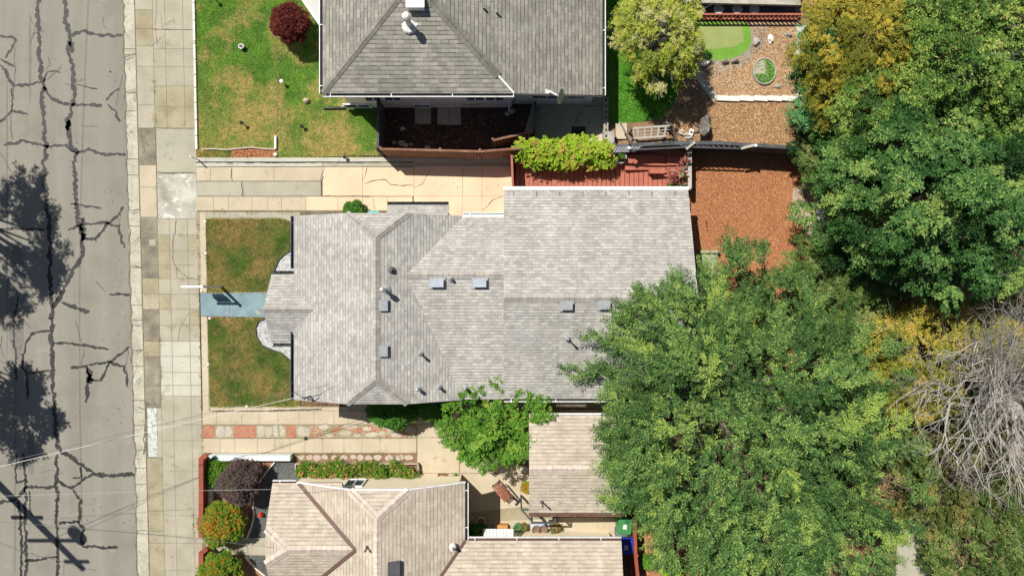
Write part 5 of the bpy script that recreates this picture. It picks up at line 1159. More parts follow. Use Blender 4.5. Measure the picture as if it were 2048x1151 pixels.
# objects on the upper lawn
def spike(px, py, lab, name, cat, h=.35, mat='black'):
    t = empty(name, PG(px, py), lab, cat); q = Vector(t.location); e = MB(); e.tube(q, q + Vector((0, 0, h)), .018, .018, 6); e.build('stake', M[mat], t)
    e = MB(); e.lathe(q + Vector((0, 0, h)), [(.03, 0), (.08, .02), (.085, .06), (.03, .1), (0, .11)], 12); e.build('lamp_head', M[mat], t); return t
spike(489, 249, 'small black garden light low on the upper lawn', 'garden_light', 'garden light', .3); spike(607, 255, 'small dark garden light right of the lawn groove', 'garden_light', 'garden light', .2); spike(692, 316, 'small black garden light at the driveway edge of the upper lawn', 'garden_light', 'garden light', .2)
spike(568, 167, 'thin white stake light in the middle of the upper lawn', 'garden_light', 'garden light', .3, 'white'); spike(433, 2, 'dark garden light cut by the top edge of the upper lawn', 'garden_light', 'garden light', .4)
fg = empty('garden_ornament', PG(486, 96), 'small pale ring ornament with dark centre on the upper lawn', 'ornament'); q = Vector(fg.location)
e = MB()
for k in range(12): a_, b_ = k*math.pi/6, (k+1)*math.pi/6; e.tube(q + Vector((.11*math.cos(a_), .1*math.sin(a_), .2)), q + Vector((.11*math.cos(b_), .1*math.sin(b_), .2)), .03, .03, 6)
e.build('ring', M['offwhite'], fg); e = MB(); e.lathe(q, [(.09, 0), (.1, .18), (0, .19)], 12); e.build('base', M['black'], fg)
e = MB(); p, q = PG(648, 217), PG(690, 215, .1); e.tube(p + Vector((0,0,.06)), q + Vector((0,0,.0)), .055, .055, 10); e.build('drain_pipe', M['black'], label='black corrugated drain pipe lying on grass from the top house corner', cat='pipe')
rock(686,214,.07,.07,.2,'rock_white','small white stone where the black drain pipe meets the wall',77)
e = MB(); p, q = PG(398, 320, .0), PG(391, 313, .5); e.tube((p.x, p.y, gz(p.x)), (p.x, p.y, gz(p.x)+.8), .03, .03, 8); e.build('marker_post', M['white'], label='short white post at the sidewalk corner of the upper driveway', cat='post')
# sale sign post
sp = empty('sign_post', PG(443, 573), 'white sale sign post with arm and hanging board by the blue path', 'sign'); q = Vector(sp.location)
e = MB(); e.box(q + Vector((0, 0, .95)), (.09, .09, 1.9)); e.box(q + Vector((0, 0, 1.92)), (.12, .12, .05)); e.build('post', M['white'], sp, bevel=.005)
e = MB(); e.box(q + Vector((-.48, 0, 1.72)), (.95, .08, .08)); e.build('arm', M['white'], sp, bevel=.005)
e = MB(); e.box(q + Vector((-.52, 0, 1.25)), (.62, .025, .58)); e.box(q + Vector((-.5, 0, .82)), (.5, .025, .14)); e.build('board', M['paint_white'], sp)
e = MB()
for s_ in (-.75, -.28): e.tube(q + Vector((s_, 0, 1.54)), q + Vector((s_, 0, 1.69)), .008, .008, 5)
e.build('hooks', M['galv'], sp)
for i, (x, y, lab) in enumerate([(411,443,'sprinkler head at the top left corner of the upper front lawn'),(412,506,'sprinkler head halfway down the upper front lawn edge'),(404,581,'sprinkler head where the blue path meets the sidewalk'),(420,636,'sprinkler head just below the blue path'),(417,728,'sprinkler head halfway down the lower front lawn edge'),(494,812,'white sprinkler head on the kerb under the lower front lawn')]):
    q = PG(x, y); e = MB(); e.lathe(q, [(.06, .0), (.06, .045), (.035, .06), (0, .062)], 12); e.build('sprinkler_head', M['offwhite'], label=lab, cat='sprinkler', group='sprinkler heads round the front lawns')
# water meter lid, drain
e = MB(); q = PG(612, 876); e.lathe(q, [(.09, .012), (.08, .024), (0, .025)], 12); e.build('drain_cover', M['black'], label='small round black drain cover in the lower driveway', cat='drain')
# teal hose box between driveway and bungalow
e = MB(); q = PG(747, 426, .3); e.box((q.x, q.y, gz(q.x)+.15), (.55, .22, .32)); e.build('hose_box', M['teal'], label='teal plastic tub against the bungalow beside the round shrub', cat='tub', bevel=.03)
e = MB(); q = PG(762, 426, .3); e.box((q.x, q.y, gz(q.x)+.1), (.5, .2, .22)); e.build('wooden_crate', M['wood_brown'], label='brown crate beside the teal tub by the bungalow', cat='crate', bevel=.01)
# white garden furniture under trees
def table(px, py, sx, sy, lab, rot=0, mat='white', name='garden_table'):
    t = empty(name, PG(px, py, 0), lab, 'table'); q = Vector(t.location)
    e = MB()
    n_ = 6
    for i in range(n_): e.box(q + Matrix.Rotation(rot, 3, 'Z') @ Vector(((i-(n_-1)/2)*sx/n_, 0, .72)), (sx/n_-.015, sy, .03), rot)
    e.build('table_top', M[mat], t)
    for (i, j) in ((-1,-1),(1,-1),(1,1),(-1,1)):
        v = Matrix.Rotation(rot, 3, 'Z') @ Vector((i*sx*.42, j*sy*.42, 0)); e = MB(); e.box(q + v + Vector((0, 0, .35)), (.06, .06, .7), rot); e.build('leg', M[mat], t)
table(1636, 388, .8, 1.0, 'white slatted garden table under tree leaves, upper of two', 0.1); table(1638, 448, .9, 1.3, 'long white slatted garden table under tree leaves, lower of two', .05)
for i, (x, y, r_, lab) in enumerate([(1660,540,.5,'crumpled blue tarp glimpsed under the tree right of the mulch yard'),(1562,662,.5,'crumpled blue tarp glimpsed through the big tree crown')]):
    q = PG(x, y, .3); e = MB(); e.blob((q.x, q.y, gz(q.x)+.25), (r_, r_*.8, .3), 60+i, 0, .5); e.build('blue_tarp', M['blue_tarp'], label=lab, cat='tarp')
# AC / door in the alley
e = MB(); q = PZ(1143, 808, 1.6); e.box((q.x, q.y, 1.3), (1.3, .3, .08)); e.box((q.x, q.y+.1, 1.7), (1.3, .06, .6)); e.build('alley_shelf', M['offwhite'], label='pale shelf in the dark alley between the bungalow and garage', cat='shelf')
# steps beside bungalow right side
e = MB(); q = PG(1418, 520, .1); e.box((q.x, q.y-.2, gz(q.x)+.1), (.7, 1.0, .2)); e.box((q.x-.05, q.y+.35, gz(q.x)+.18), (.9, .1, .36)); e.box((q.x, q.y-.75, gz(q.x)+.12), (.7, .1, .3)); e.build('back_step', M['c_grey'], label='concrete step at the back wall of the bungalow beside the big tree', cat='step', bevel=.01)

# ---- beige patio things
def pot(px, py, r, h, mat, lab, name='flower_pot', plant=None, pm=None, g=None, soil='soil'):
    t = empty(name, PG(px, py, 0), lab, 'pot', g); q = PG(px, py, h); q.z = gz(q.x); t.location = q
    e = MB(); e.lathe(q, [(r*.72, 0), (r*.95, h*.9), (r, h), (r*.85, h), (r*.82, h*.88)], 20); e.build('pot', M[mat], t)
    e = MB(); e.lathe(q, [(r*.83, h*.88), (0, h*.9)], 16); e.build('soil', M[soil], t)
    if plant: foliage('foliage', M[pm], np.array([[q.x, q.y, q.z+h+plant*.3, plant, plant, plant*.5, 0]]), 26, (.07, .035), .12, 6, .1, .4, t)
pot(1034,1054,.17,.3,'teal','teal pot with small plant, first pot by the cream wall','flower_pot',.1,'l_mint'); pot(1048,1053,.17,.3,'terracotta','terracotta pot with dry plant next to the teal pot','flower_pot',.1,'l_under')
pot(1073,1059,.2,.35,'wood_dark','dark round half barrel with soil, left of two','half_barrel'); pot(1087,1059,.2,.35,'wood_dark','dark round half barrel with soil, right of two','half_barrel'); pot(1110,1055,.24,.35,'terracotta','large terracotta pot with spiky plant by the cream wall','flower_pot',.2,'l_under')
e = MB(); q = PG(1080, 1052, .3); e.box((q.x, q.y, gz(q.x)+.15), (.85, .22, .3)); e.build('planter_box', M['vent_blue'], label='blue grey box behind the two dark half barrels', cat='planter', bevel=.01)
pot(962,1043,.2,.3,'offwhite','white squarish pot with soil in the shaded patio corner','flower_pot')
shrub('patio_shrub', (954,1064), .38, .7, 'dark green shrub in the shaded corner of the beige patio', 'shrub', None, M['l_hedge'], 60, (.07,.035), .15, 8, 16)
shrub('yellow_flowers', (975,1065), .2, .5, 'small yellow flowering plant beside the dark patio shrub', 'plant', None, M['l_yflower'], 36, (.06,.04), .1, 6, 10)
e = MB(); q = PG(1002, 1055, .3); e.box((q.x, q.y, gz(q.x)+.15), (.6, .24, .3)); e.build('wicker_box', M['mat_orange'], label='tan topped box below the white slatted awning', cat='box', bevel=.01)
wb = empty('window_awning', PZ(998, 1069, 1.6), 'white slatted awning over a window in the cream wall of the beige patio', 'awning')
e = MB(); ya, yb = -10.28, -10.78
x0_, x1_ = PZ(966, 1069, 1.6).x, PZ(1027, 1069, 1.6).x
for i in range(9): xx0 = x0_ + (x1_-x0_)*(i+.5)/9; e.beam((xx0, ya, 1.55), (xx0, yb, 2.05), .125, .02)
e.build('slats', M['white'], wb); e = MB(); e.beam((x0_, ya, 1.54), (x1_, ya, 1.54), .03, .03); e.beam((x0_, ya, 1.54), (x0_, yb, 1.5), .025, .025); e.beam((x1_, ya, 1.54), (x1_, yb, 1.5), .025, .025); e.build('frame', M['galv'], wb)
bb = empty('garden_bench', PG(1003, 978), 'red brown slatted bench standing askew on the pale concrete patio', 'bench'); q = Vector(bb.location); rt = R(-50)
e = MB(); MR = Matrix.Rotation(rt, 3, 'Z')
for i in range(5): e.box(q + MR @ Vector((0, -.14 + i*.075, .45)), (.85, .055, .03), rt)
e.build('seat', M['wood_bench'], bb); e = MB()
for i in range(3): e.box(q + MR @ Vector((0, .27 + .02*i, .55 + i*.1)), (.85, .025, .06), rt)
e.build('backrest', M['wood_bench'], bb)
for s_ in (-1, 1):
    e = MB(); e.box(q + MR @ Vector((.4*s_, .02, .2)), (.04, .4, .03), rt); e.box(q + MR @ Vector((.4*s_, .2, .4)), (.04, .04, .8), rt); e.box(q + MR @ Vector((.4*s_, -.16, .22)), (.04, .04, .44), rt); e.build('leg', M['black'], bb)
fr = empty('bench_frame_shadow', PG(1030, 1003), 'black bars on the patio forming the metal frame and cast shadow of the slatted bench', 'bench frame and shadow'); a_, b_ = PG(1014, 984, .08), PG(1036, 1003, .08)  # black bars model the bench's metal frame and its cast shadow as geometry
e = MB(); e.beam(a_, b_, .06, .05); d = (b_-a_).normalized(); n_ = Vector((-d.y, d.x, 0)); e.beam(b_ - n_*.18, b_ + n_*.18, .07, .05); e.beam(a_ - n_*.05, a_ + n_*.12, .06, .05); e.beam(a_.lerp(b_, .1) - n_*.3, a_.lerp(b_, .0) , .05, .05); e.beam(a_.lerp(b_, .1) - n_*.3 - d*.18, a_.lerp(b_, .1) - n_*.3 + d*.2, .05, .05); e.build('bar', M['black'], fr)
wg = empty('garden_cart', PG(886, 952), 'small wooden cart holding an orange pumpkin by the driveway', 'cart'); q = Vector(wg.location)
e = MB(); e.box(q + Vector((0, 0, .2)), (.36, .36, .04));
for s_ in (-1, 1): e.box(q + Vector((.18*s_, 0, .3)), (.03, .36, .2)); e.box(q + Vector((0, .18*s_, .3)), (.39, .03, .2))
e.build('box', M['wood_brown'], wg)
for s_ in (-1, 1):
    e = MB(); c = q + Vector((.26, .02 + .1*s_, .22))
    for k in range(14): a_, b_ = k*math.pi/7, (k+1)*math.pi/7; e.tube(c + Vector((.02*math.cos(a_)+.1, .0, .2*math.sin(a_))) + Vector((.18*math.cos(a_),0,0)), c + Vector((.02*math.cos(b_)+.1, 0, .2*math.sin(b_))) + Vector((.18*math.cos(b_),0,0)), .012, .012, 5)
    e.build('wheel', M['black'], wg)
e = MB(); e.lathe(q + Vector((0, .02, .24)), [(.04, 0), (.11, .03), (.13, .09), (.09, .15), (.02, .17)], 14); e.build('pumpkin', M['orange'], label='orange pumpkin sitting in the small wooden cart', cat='pumpkin')
pot(912,955,.14,.3,'red_plastic','bright red pot beside the small garden cart','flower_pot',.1,'l_hedge')
shrub('potted_flowers', (1052,972), .16, .5, 'small red and green flowering plant at the garage wall', 'plant', None, M['l_flower'], 40, (.07,.035), .12, 6, 12)
e = MB(); p = PG(1048, 938, .3); e.box((p.x, p.y, gz(p.x)+.2), (.5, .3, .35)); e.build('green_tub', M['flag'], label='pale green tub against the garage under the small tree', cat='tub', bevel=.02)
# pergola frame south of garage
pg = empty('pergola', PG(1090, 1035), 'dark timber frame along the lower eave of the garage', 'pergola'); e = MB()
h_ = 1.9
for a_, b_ in (((1043,1018),(1110,1018)),((1062,1044),(1110,1044)),((1043,1018),(1066,1044)),((1110,1018),(1110,1044)),((1110,1031),(1230,1031)),((1062,1031),(1110,1031))): e.beam(PG(*a_, h_), PG(*b_, h_), .06, .08)
e.build('beams', M['wood_dark'], pg)
for (x, y) in ((1043,1018),(1064,1044),(1110,1044),(1228,1032)): q = PG(x, y, h_); e = MB(); e.beam((q.x, q.y, gz(q.x)), q, .07, .07); e.build('post', M['wood_dark'], pg)
# bins
def bin_(px, py, mat, lab, rot=0, lidmark='offwhite'):
    h_ = 1.0; q = PG(px, py, h_); t = empty('wheelie_bin', (q.x, q.y, gz(q.x)), lab, 'bin'); g = Vector(t.location); Mz = Matrix.Rotation(rot, 3, 'Z')
    e = MB(); lo = [g + Mz @ Vector((x*.24, y*.24, .05)) for x, y in ((-1,-1),(1,-1),(1,1),(-1,1))]; hi = [g + Mz @ Vector((x*.29, y*.33, h_-.06)) for x, y in ((-1,-1),(1,-1),(1,1),(-1,1))]
    for i in range(4): e.face([lo[i], lo[(i+1)%4], hi[(i+1)%4], hi[i]])
    e.face(lo[::-1]); e.build('body', M[mat], t)
    e = MB(); e.box(g + Vector((0, 0, h_-.03)), (.6, .7, .06), rot); e.box(g + Mz @ Vector((0, .0, h_+.01)), (.46, .5, .03), rot); lid = e.build('lid', M[mat], t, bevel=.012)
    e = MB(); e.box(g + Mz @ Vector((.0, -.03, h_+.03)), (.16, .2, .004), rot); e.build('sticker', M[lidmark], lid)
    e = MB(); e.tube(g + Mz @ Vector((-.27, .38, h_-.08)), g + Mz @ Vector((.27, .38, h_-.08)), .02, .02, 8); e.build('handle', M['black'], t)
    for s_ in (-1, 1): e = MB(); e.tube(g + Mz @ Vector((.27*s_, .24, .1)), g + Mz @ Vector((.33*s_, .24, .1)), .1, .1, 14); e.build('wheel', M['black'], t)
bin_(1250, 1051, 'green_bin', 'green wheelie bin with pale label on its lid behind the beige house', R(-8)); bin_(1252, 1092, 'blue_bin', 'blue wheelie bin against the corner of the beige house', 0, 'vent_blue')
bt = empty('round_bin', PG(1243, 1068, .7), 'grey green round lidded bin between the green and blue bins', 'bin'); q = Vector(bt.location); q.z = gz(q.x); bt.location = q
e = MB(); e.lathe(q, [(.2, 0), (.25, .7)], 20); e.build('body', M['grey_bin'], bt); e = MB(); e.lathe(q, [(.27, .69), (.27, .73), (.2, .77), (.05, .79), (0, .79)], 20); e.build('lid', M['grey_bin'], bt)
e = MB()
pts = [(1272,1095),(1275,1112),(1285,1125),(1300,1135),(1315,1142),(1322,1152)]
for p, q in zip(pts[:-1], pts[1:]): e.tube(PG(*p, .04), PG(*q, .04), .018, .018, 6)
for k in range(24): a_, b_ = k*math.pi/12, (k+1)*math.pi/12; c = PG(1299, 1148, .05); e.tube(c + Vector((.24*math.cos(a_), .24*math.sin(a_), 0)), c + Vector((.24*math.cos(b_), .24*math.sin(b_), 0)), .02, .02, 6)
e.build('garden_hose', M['hose'], label='brown garden hose curving over the red mulch by the fence', cat='hose')
e = MB(); q = PG(519, 1031, .3); e.blob((q.x, q.y, gz(q.x)+.15), (.1, .1, .16), 90); e.build('red_ornament', M['red_plastic'], label='small red ornament on the dark gravel by the beige house', cat='ornament')
e = MB(); p, q = PG(604, 962, .5), PG(612, 942, .5); e.tube(p, q, .02, .02, 6); e.tube(q, PG(604, 941, .5), .02, .02, 6); e.tube(PG(598, 960, .5), p, .02, .02, 6); e.build('hand_rail', M['white'], label='white metal hand rail at the corner of the beige house', cat='railing')
# planter edge behind roses
e = MB(); p, q = PG(592, 926, .2), PG(836, 926, .2); e.beam(p, q, .05, .2); e.beam(q, PG(838, 945, .2), .05, .2); e.beam(p, PG(592, 945, .2), .05, .2); e.build('planter_edge', M['flag_pink'], label='low pinkish timber edge of the rose bed', cat='edging')

# ------------------------------------------------------------------ utility pole outside the left edge, wires
up_ = empty('utility_pole', PZ(-51, 920, 0), 'wooden utility pole with crossarms across the street, its shadow on the road', 'utility pole'); q = Vector(up_.location)
e = MB(); e.tube(q, q + Vector((0, 0, 10.8)), .19, .13, 12); e.build('pole', M['bark'], up_)
for hz, l0, l1 in ((5.7, -.9, .5), (8.0, -1.2, 1.1), (10.1, -.5, .6)):
    e = MB(); e.box(q + Vector(((l0+l1)/2, 0, hz)), (l1-l0, .12, .13)); e.build('crossarm', M['bark'], up_)
e = MB(); e.tube(q + Vector((1.2, .05, 7.2)), q + Vector((1.2, .05, 8.0)), .27, .27, 14); e.build('transformer', M['vent'], up_)
def wire(a, b, sag, r, mat, lab):
    e = MB(); a, b = Vector(a), Vector(b); n = 16; P = []
    for i in range(n+1): t_ = i/n; p = a.lerp(b, t_); p.z -= sag*4*t_*(1-t_); P.append(p)
    for p, s_ in zip(P[:-1], P[1:]): e.tube(p, s_, r, r, 5, cap=False)
    e.build('power_line', M[mat], label=lab, cat='wire', group='overhead wires crossing the street')
wire(q + Vector((0, .1, 8.0)), PZ(620, 788, 4.0), .5, .011, 'offwhite', 'bright white service wire reaching the corner of the bungalow roof')
wire(q + Vector((0, .2, 8.6)), PZ(660, 768, 4.0), .6, .008, 'dgrey', 'thin dark wire running just above the white service wire')
wire(q + Vector((0, .1, 6.2)), PZ(700, 976, 4.1), .3, .006, 'vent', 'thin grey wire crossing the purple bush to the beige house')
wire(q + Vector((0, -.2, 6.2)), PZ(545, 1094, 4.0), .3, .007, 'dgrey', 'thin dark wire crossing low towards the beige house front')
wire(q + Vector((-.6, 0, 10.3)), q + Vector((-.6, -20, 9.8)), .5, .01, 'black', 'black street wire running along the road off the left edge')
wire(q + Vector((1.1, 0, 8.4)), q + Vector((1.1, 25, 9)), .6, .01, 'black', 'black street wire running up along the road')

# ------------------------------------------------------------------ plants
shrub('maroon_bush', (583,50), .78, 1.7, 'round clipped maroon bush on the upper lawn', 'bush', None, M['l_maroon'], 120, (.06,.03), .14, 8, 60, .22)
shrub('purple_bush', (482,962), .88, 1.6, 'large round purple leaved bush behind the red fence', 'bush', None, M['l_purple'], 90, (.065,.03), .16, 8, 60, .22)
shrub('flowering_bush', (447,1046), .95, 1.3, 'orange flowering green bush behind the red fence by the path', 'bush', None, M['l_lantana'], 90, (.07,.035), .14, 8, 60, .22)
shrub('flowering_bush', (444,1143), .92, 1.3, 'orange flowering green bush cut by the bottom edge', 'bush', None, M['l_lantana'], 90, (.07,.035), .14, 8, 60, .22)
shrub('strappy_plant', (430,943), .42, .6, 'bright green strappy plant in the corner of the red fence', 'plant', None, M['l_citrus'], 45, (.2,.025), .25, 8, 14)
shrub('round_shrub', (709,423), .42, .8, 'small round green shrub against the upper side of the bungalow', 'shrub', None, M['l_hedge'], 70, (.06,.03), .12, 8, 24)
shrub('dark_hedge', (788,818), 1.05, 1.6, 'dark green hedge under the lower eave of the bungalow', 'hedge', None, M['l_hedge'], 80, (.07,.035), .18, 8, 50, .25, ry=.6)
shrub('dark_hedge', (872,812), .75, 1.5, 'dark green hedge between the first hedge and the small tree', 'hedge', None, M['l_hedge'], 70, (.07,.035), .18, 8, 36, .25, ry=.45)
for i, (x, y, r_) in enumerate([(615,940,.32),(640,943,.38),(662,938,.36),(688,941,.38),(712,940,.3),(738,941,.36),(762,943,.36),(790,943,.38),(815,944,.38)]):
    lab = ['leftmost rose bush in the bed by the cream wall, with few flowers','second rose bush from the left in the cream wall bed','third rose bush from the left in the cream wall bed','fourth rose bush from the left in the cream wall bed','small middle rose bush above the cream wall window','rose bush just right of the cream wall window','third rose bush from the right in the cream wall bed','second rose bush from the right in the cream wall bed','rightmost rose bush in the bed nearest the cart'][i]
    shrub('rose_bush', (x + random.uniform(-3, 3), y + random.uniform(-3, 3)), r_ * random.uniform(.8, 1.0), random.uniform(.6, 1.0), lab, 'rose bush', 'rose bushes along the cream wall', M['l_rose'], 24, (.075,.045), .18, 8, 12, .4)
# vine over the fence
vt = empty('climbing_vine', PG(1130, 300), 'bright yellow green climbing vine over the fence above the red deck', 'vine')
Bv = []
for k in range(95):
    x = random.uniform(1040, 1215); y = random.uniform(284, 326) + (3 if x < 1060 else 0); h_ = 1.45 - abs(y-300)/26*.45 + random.uniform(-.15, .15); p = PG(x, y, h_); Bv.append([p.x, p.y, p.z, .26, .22, .2, random.gauss(0, .22)])
foliage('foliage', M['l_vine'], np.array(Bv), 26, (.085, .06), .2, 8, .5, .5, vt)
e = MB()
for k in range(14): x = 1045 + k*12; p = PG(x, 306, 0); e.tube(p, PG(x + random.uniform(-8, 8), 303, 1.7), .02, .01, 5)
e.build('stems', M['bark'], vt)
def P3(px, py, z): v = PZ(px, py, z); return (v.x, v.y, v.z)
def blobs(lst):
    """(px, py, centre height, radius in photo px across, down, half height in m)"""
    o_ = []
    for (px, py, z, rx, ry, rzz) in lst: v = PZ(px, py, z); k = S*(1-z/H); o_.append((v.x, v.y, v.z, rx*k, ry*k, rzz))
    return o_
# the small fig-like tree
tree('small_tree', blobs([(985,850,2.6,50,44,1.2),(955,880,2.4,28,30,1.0),(1020,870,2.4,28,34,1.0)]), PG(985, 860), 'small bright green tree between the bungalow and the garage', 'tree', None, M['l_citrus'], 88, .18, .36, 22, (.095,.055), .24, 8, tr=.09, limbs=22, droop=.1, elong=(1.9, .4),
     extra=np.array([[*P3(x, y, 3.0), .22, .22, .15, .0] for (x, y) in [(930,785),(945,790),(962,782),(1000,760),(998,775),(1040,782),(1030,795),(1060,800),(1072,790),(900,800+10),(905,855),(900,870),(1075,830),(1090,832),(965,928),(960,915),(1010,915),(1055,880),(1065,892),(1048,905),(997,752),(940,775),(992,772),(1050,780),(915,795),(912,815),(890,858),(898,842),(905,880),(948,905),(985,925),(1030,905),(1066,812),(1062,835),(980,762),(1085,800),(925,895)]]))
# big tree right of centre
big = blobs([(1480,880,6.5,230,215,2.2),(1625,770,6.3,125,140,2.0),(1390,740,5.6,130,130,1.8),(1635,960,6.0,130,150,2.0),(1500,1060,5.8,180,120,2.0),(1345,645,4.8,85,65,1.3),(1308,860,5.2,78,112,1.5),(1440,620,4.6,110,70,1.3),(1580,620,4.9,100,60,1.3),(1680,870,5.8,90,110,1.6),(1665,1080,5.4,105,110,1.7),(1312,940,4.8,50,72,1.3),(1240,720,4.6,65,65,1.2),(1372,1070,4.8,58,75,1.3),(1460,570,4.2,45,55,1.0)])
ex = []
for (x, y) in [(1320,562),(1345,588),(1230,655),(1215,692),(1222,790),(1225,812),(1215,860),(1212,905),(1232,935),(1218,990),(1205,1000),(1262,1000),(1462,510),(1475,500),(1450,530),(1498,515),(1530,560),(1430,550),(1380,590),(1262,605),(1760,700),(1790,780),(1800,900),(1810,980),(1800,1050),(1760,1140),(1300,1040),(1320,1120),(1235,640),(1290,610)]:
    for _ in range(2): v = P3(x + 12, y, 4.8); ex.append([v[0] + random.gauss(0, .22), v[1] + random.gauss(0, .22), v[2] + random.gauss(0, .2), .27, .27, .18, random.gauss(0, .15)])
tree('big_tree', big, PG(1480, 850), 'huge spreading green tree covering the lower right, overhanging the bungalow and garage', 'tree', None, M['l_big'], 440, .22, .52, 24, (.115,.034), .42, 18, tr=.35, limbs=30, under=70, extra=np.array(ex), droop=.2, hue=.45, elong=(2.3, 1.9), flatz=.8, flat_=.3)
# leaning limbs of the lower-left side get a few bare twigs: part of crown above
# upper right trees
tree('tall_tree', blobs([(1860,380,7.2,170,150,2.4),(1920,490,6.6,110,110,1.9),(1775,440,5.6,95,120,1.8),(1840,505,5.8,110,65,1.5),(1960,320,4.6,100,110,1.5),(2020,470,6.0,70,110,1.5),(2030,350,5.2,60,90,1.3),(1740,300,5.0,80,90,1.4)]), PG(1850, 420), 'dark glossy green tree at the middle of the right edge', 'tree', None, M['l_deep'], 370, .22, .52, 27, (.12,.05), .28, 12, tr=.32, limbs=40, droop=.2, hue=.4, elong=(1.35, 1.3), flatz=.45)
tree('tall_tree', blobs([(1930,130,6.8,150,130,2.2),(1820,220,6.3,130,100,1.9),(2030,220,6.4,90,130,2.0),(1990,20,6.5,110,90,1.8),(1880,30,6.4,90,70,1.6)]), PG(1900, 160), 'twiggy light green tree in the upper right corner', 'tree', None, M['l_upper'], 400, .22, .5, 24, (.11,.048), .28, 10, 'bark_grey', tr=.3, limbs=80, droop=.1, hue=.45, elong=(1.3, 1.2), flatz=.45)
tree('golden_tree', blobs([(1700,80,5.6,85,90,1.5),(1780,70,5.8,80,80,1.5),(1745,170,5.3,90,70,1.3),(1660,170,4.8,55,60,1.1),(1660,30,4.8,40,40,1.0)]), PG(1730, 120), 'golden brown leaved tree at the top right beside the garden path', 'tree', None, M['l_gold'], 230, .2, .42, 30, (.08,.038), .24, 10, tr=.22, limbs=26, elong=(1.1, .6), flatz=.5)
tree('young_tree', blobs([(1640,125,3.4,34,70,1.0),(1645,215,3.4,42,45,1.0)]), PG(1640, 130), 'mint green young tree between the garden path and golden tree', 'tree', None, M['l_mint'], 60, .28, .5, 34, (.11,.05), .32, 10, tr=.1, limbs=12)
tree('yard_tree', blobs([(1640,300,2.8,40,30,.7),(1634,338,3.0,30,24,.6),(1648,512,3.2,46,40,.8),(1725,430,4.0,62,100,1.3),(1680,520,3.8,60,45,1.1),(1730,560,3.8,80,55,1.1),(1630,560,3.8,50,40,1.0),(1690,640,3.8,80,50,1.0)]), PG(1690, 450), 'olive green tree overhanging the white tables at the mulch yard edge', 'tree', None, M['l_edge'], 260, .18, .42, 26, (.085,.038), .24, 10, tr=.18, limbs=22, elong=(1.2, .6), flatz=.45)
tree('olive_tree', blobs([(1310,60,3.6,78,70,1.3),(1350,90,3.4,50,55,1.1),(1275,60,3.3,45,60,1.0),(1320,130,3.2,50,45,.9),(1330,10,3.4,60,50,1.0)]), PG(1325, 100), 'yellow green twiggy tree over the bright lawn beside the putting green', 'tree', None, M['l_olive'], 170, .15, .32, 22, (.075,.036), .2, 8, 'bark_grey', tr=.1, limbs=150, hue=.5, elong=(1.1, .35))
tree('yellow_tree', blobs([(1895,655,4.2,85,62,1.3),(1830,700,4.0,60,60,1.1),(1800,755,3.9,50,60,1.0),(1960,690,3.9,75,60,1.0),(1720,660,3.4,45,35,.8),(1850,780,3.4,60,50,.9),(1740,670,3.8,40,35,.7)]), PG(1880, 700), 'yellow leaved tree under the bare grey branches at the right edge', 'tree', None, M['l_yel'], 210, .18, .4, 26, (.085,.038), .24, 10, tr=.16, limbs=20, elong=(1.1, .35))
tree('undergrowth_shrub', blobs([(1880,880,2.6,90,80,1.0),(1960,980,2.8,110,100,1.1),(1880,1010,2.6,80,70,1.0)]), PG(1900, 950), 'dark brownish green shrub under the bare tree at the right edge', 'shrub', None, M['l_under'], 170, .18, .38, 24, (.08,.038), .24, 10, tr=.1, limbs=90, hue=.5, elong=(1.3, .75))
tree('undergrowth_shrub', blobs([(1960,1100,3.0,100,70,1.1),(2030,1040,3.0,60,90,1.1),(1910,1110,2.4,40,50,.9),(1830,930,2.6,40,60,.9)]), PG(1960, 1090), 'mid green shrub filling the lower right corner', 'shrub', None, M['l_edge'], 170, .18, .4, 24, (.085,.04), .26, 10, tr=.1, limbs=40, elong=(1.3, .75))
tree('undergrowth_shrub', blobs([(2040,640,3.4,70,70,1.0),(1990,760,2.8,90,70,.9),(2040,820,2.6,70,90,.9)]), PG(2010, 740), 'low yellow green shrub behind the bare branches at the right edge', 'shrub', None, M['l_under'], 130, .2, .4, 24, (.085,.04), .26, 10, tr=.1, limbs=16, elong=(1.2, .5))
shrub('bed_shrub', (1295,1118), .3, .5, 'small bright green plant in the mulch bed by the red fence', 'plant', None, M['l_citrus'], 40, (.07,.035), .14, 6, 12)
shrub('bed_shrub', (1345,1140), .45, .6, 'bright green plant under the big tree edge at the bottom', 'plant', None, M['l_vine'], 40, (.08,.035), .16, 8, 14)
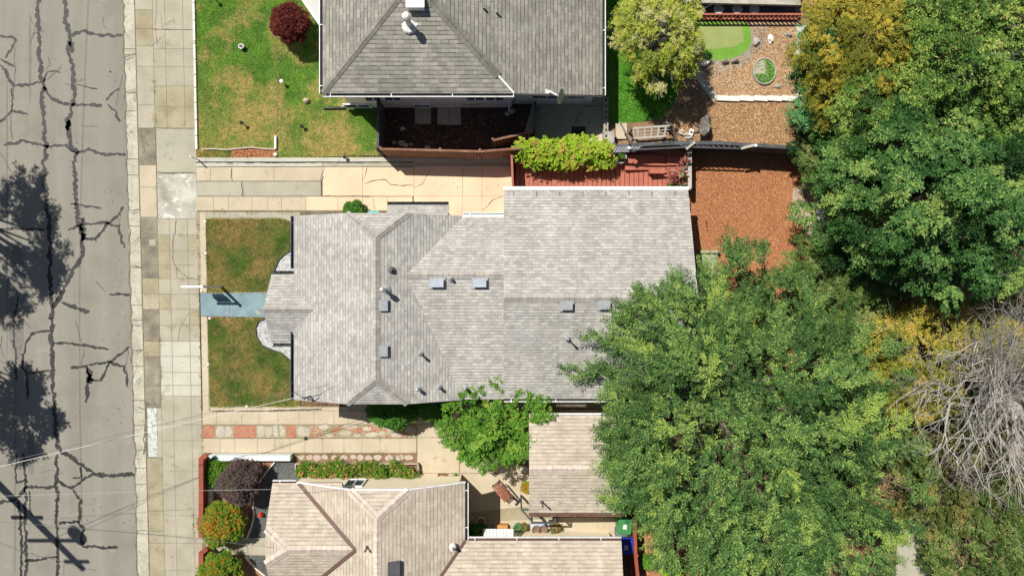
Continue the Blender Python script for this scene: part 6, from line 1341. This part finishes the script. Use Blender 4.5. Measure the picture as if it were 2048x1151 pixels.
# bare tree
random.seed(21)
bt = empty('bare_tree', (PZ(1992, 790, 3.4).x, PZ(1992, 790, 3.4).y, .9), 'leafless grey tree with a tangle of fine branches at the right edge', 'tree'); q = Vector(bt.location)
tw = MB(); lb_ = MB()
def grow(p, d, L, r, lvl, mb_):
    n = 3; pp = p
    for i in range(n):
        d2 = (d + Vector((random.gauss(0, .16), random.gauss(0, .16), random.gauss(0, .07)))).normalized(); q2 = pp + d2 * L / n
        mb_.tube(pp, q2, r * (1 - .22*i), r * (1 - .22*(i+1)), 7 if lvl < 2 else (4 if lvl < 3 else 3), cap=False); pp = q2; d = d2
        if lvl < 5 and (i > 0 or lvl > 0):
            for _ in range(2 if lvl < 3 else (1 if random.random() < .82 else 0)):
                a = random.uniform(.4, .95) * random.choice((-1, 1)); nd = (Matrix.Rotation(a, 3, 'Z') @ d + Vector((0, 0, random.uniform(-.25, .3)))).normalized()
                grow(pp, nd, L * random.uniform(.55, .85), max(.0055, r * .42), lvl + 1, tw)
for a, el, L in ((172, 30, 2.9), (190, 22, 2.8), (208, 25, 2.6), (140, 35, 2.8), (155, 45, 2.5), (120, 35, 2.4), (235, 32, 1.9), (100, 45, 2.2), (265, 45, 1.8), (185, 75, 1.9), (40, 40, 2.0), (300, 45, 1.8), (0, 40, 2.0), (75, 35, 2.2)):
    top = q + Vector((0, 0, 3.4)); grow(top, Vector((math.cos(R(a))*math.cos(R(el)), math.sin(R(a))*math.cos(R(el)), math.sin(R(el)))), L, .12, 1, lb_)
lb_.build('limbs', M['bark_grey'], bt); tw.build('twigs', M['bark_grey'], bt)
e = MB(); e.tube(q, q + Vector((0, 0, 3.45)), .24, .15, 10); e.build('trunk', M['bark_grey'], bt)
# trees across the street (out of frame): their shade falls on the road
tree('street_tree', blobs([(-160*1.0-300,400-60,8.5,150,150,2.2)]) if False else [(-26.8, 5.7, 9.0, 2.4, 2.7, 2.0), (-25.8, 3.4, 8.0, 1.4, 1.6, 1.4), (-26.6, 7.4, 8, 1.7, 1.6, 1.4)], (-28.5, 5.5, 0), 'tall leafy street tree across the road, its crown beyond the left edge', 'tree', 'street trees across the road', M['l_deep'], 50, .22, .55, 22, (.17,.08), .4, 10, tr=.3, limbs=36, elong=(1.3, .6), fixed=True)
tree('street_tree', [(-26.0, -2.4, 7.8, 1.7, 1.8, 1.6)], (-27.8, -1.0, 0), 'smaller leafy street tree across the road near the utility pole', 'tree', 'street trees across the road', M['l_deep'], 28, .25, .55, 24, (.2,.09), .45, 10, tr=.25, limbs=20, elong=(1.3, .5), fixed=True)
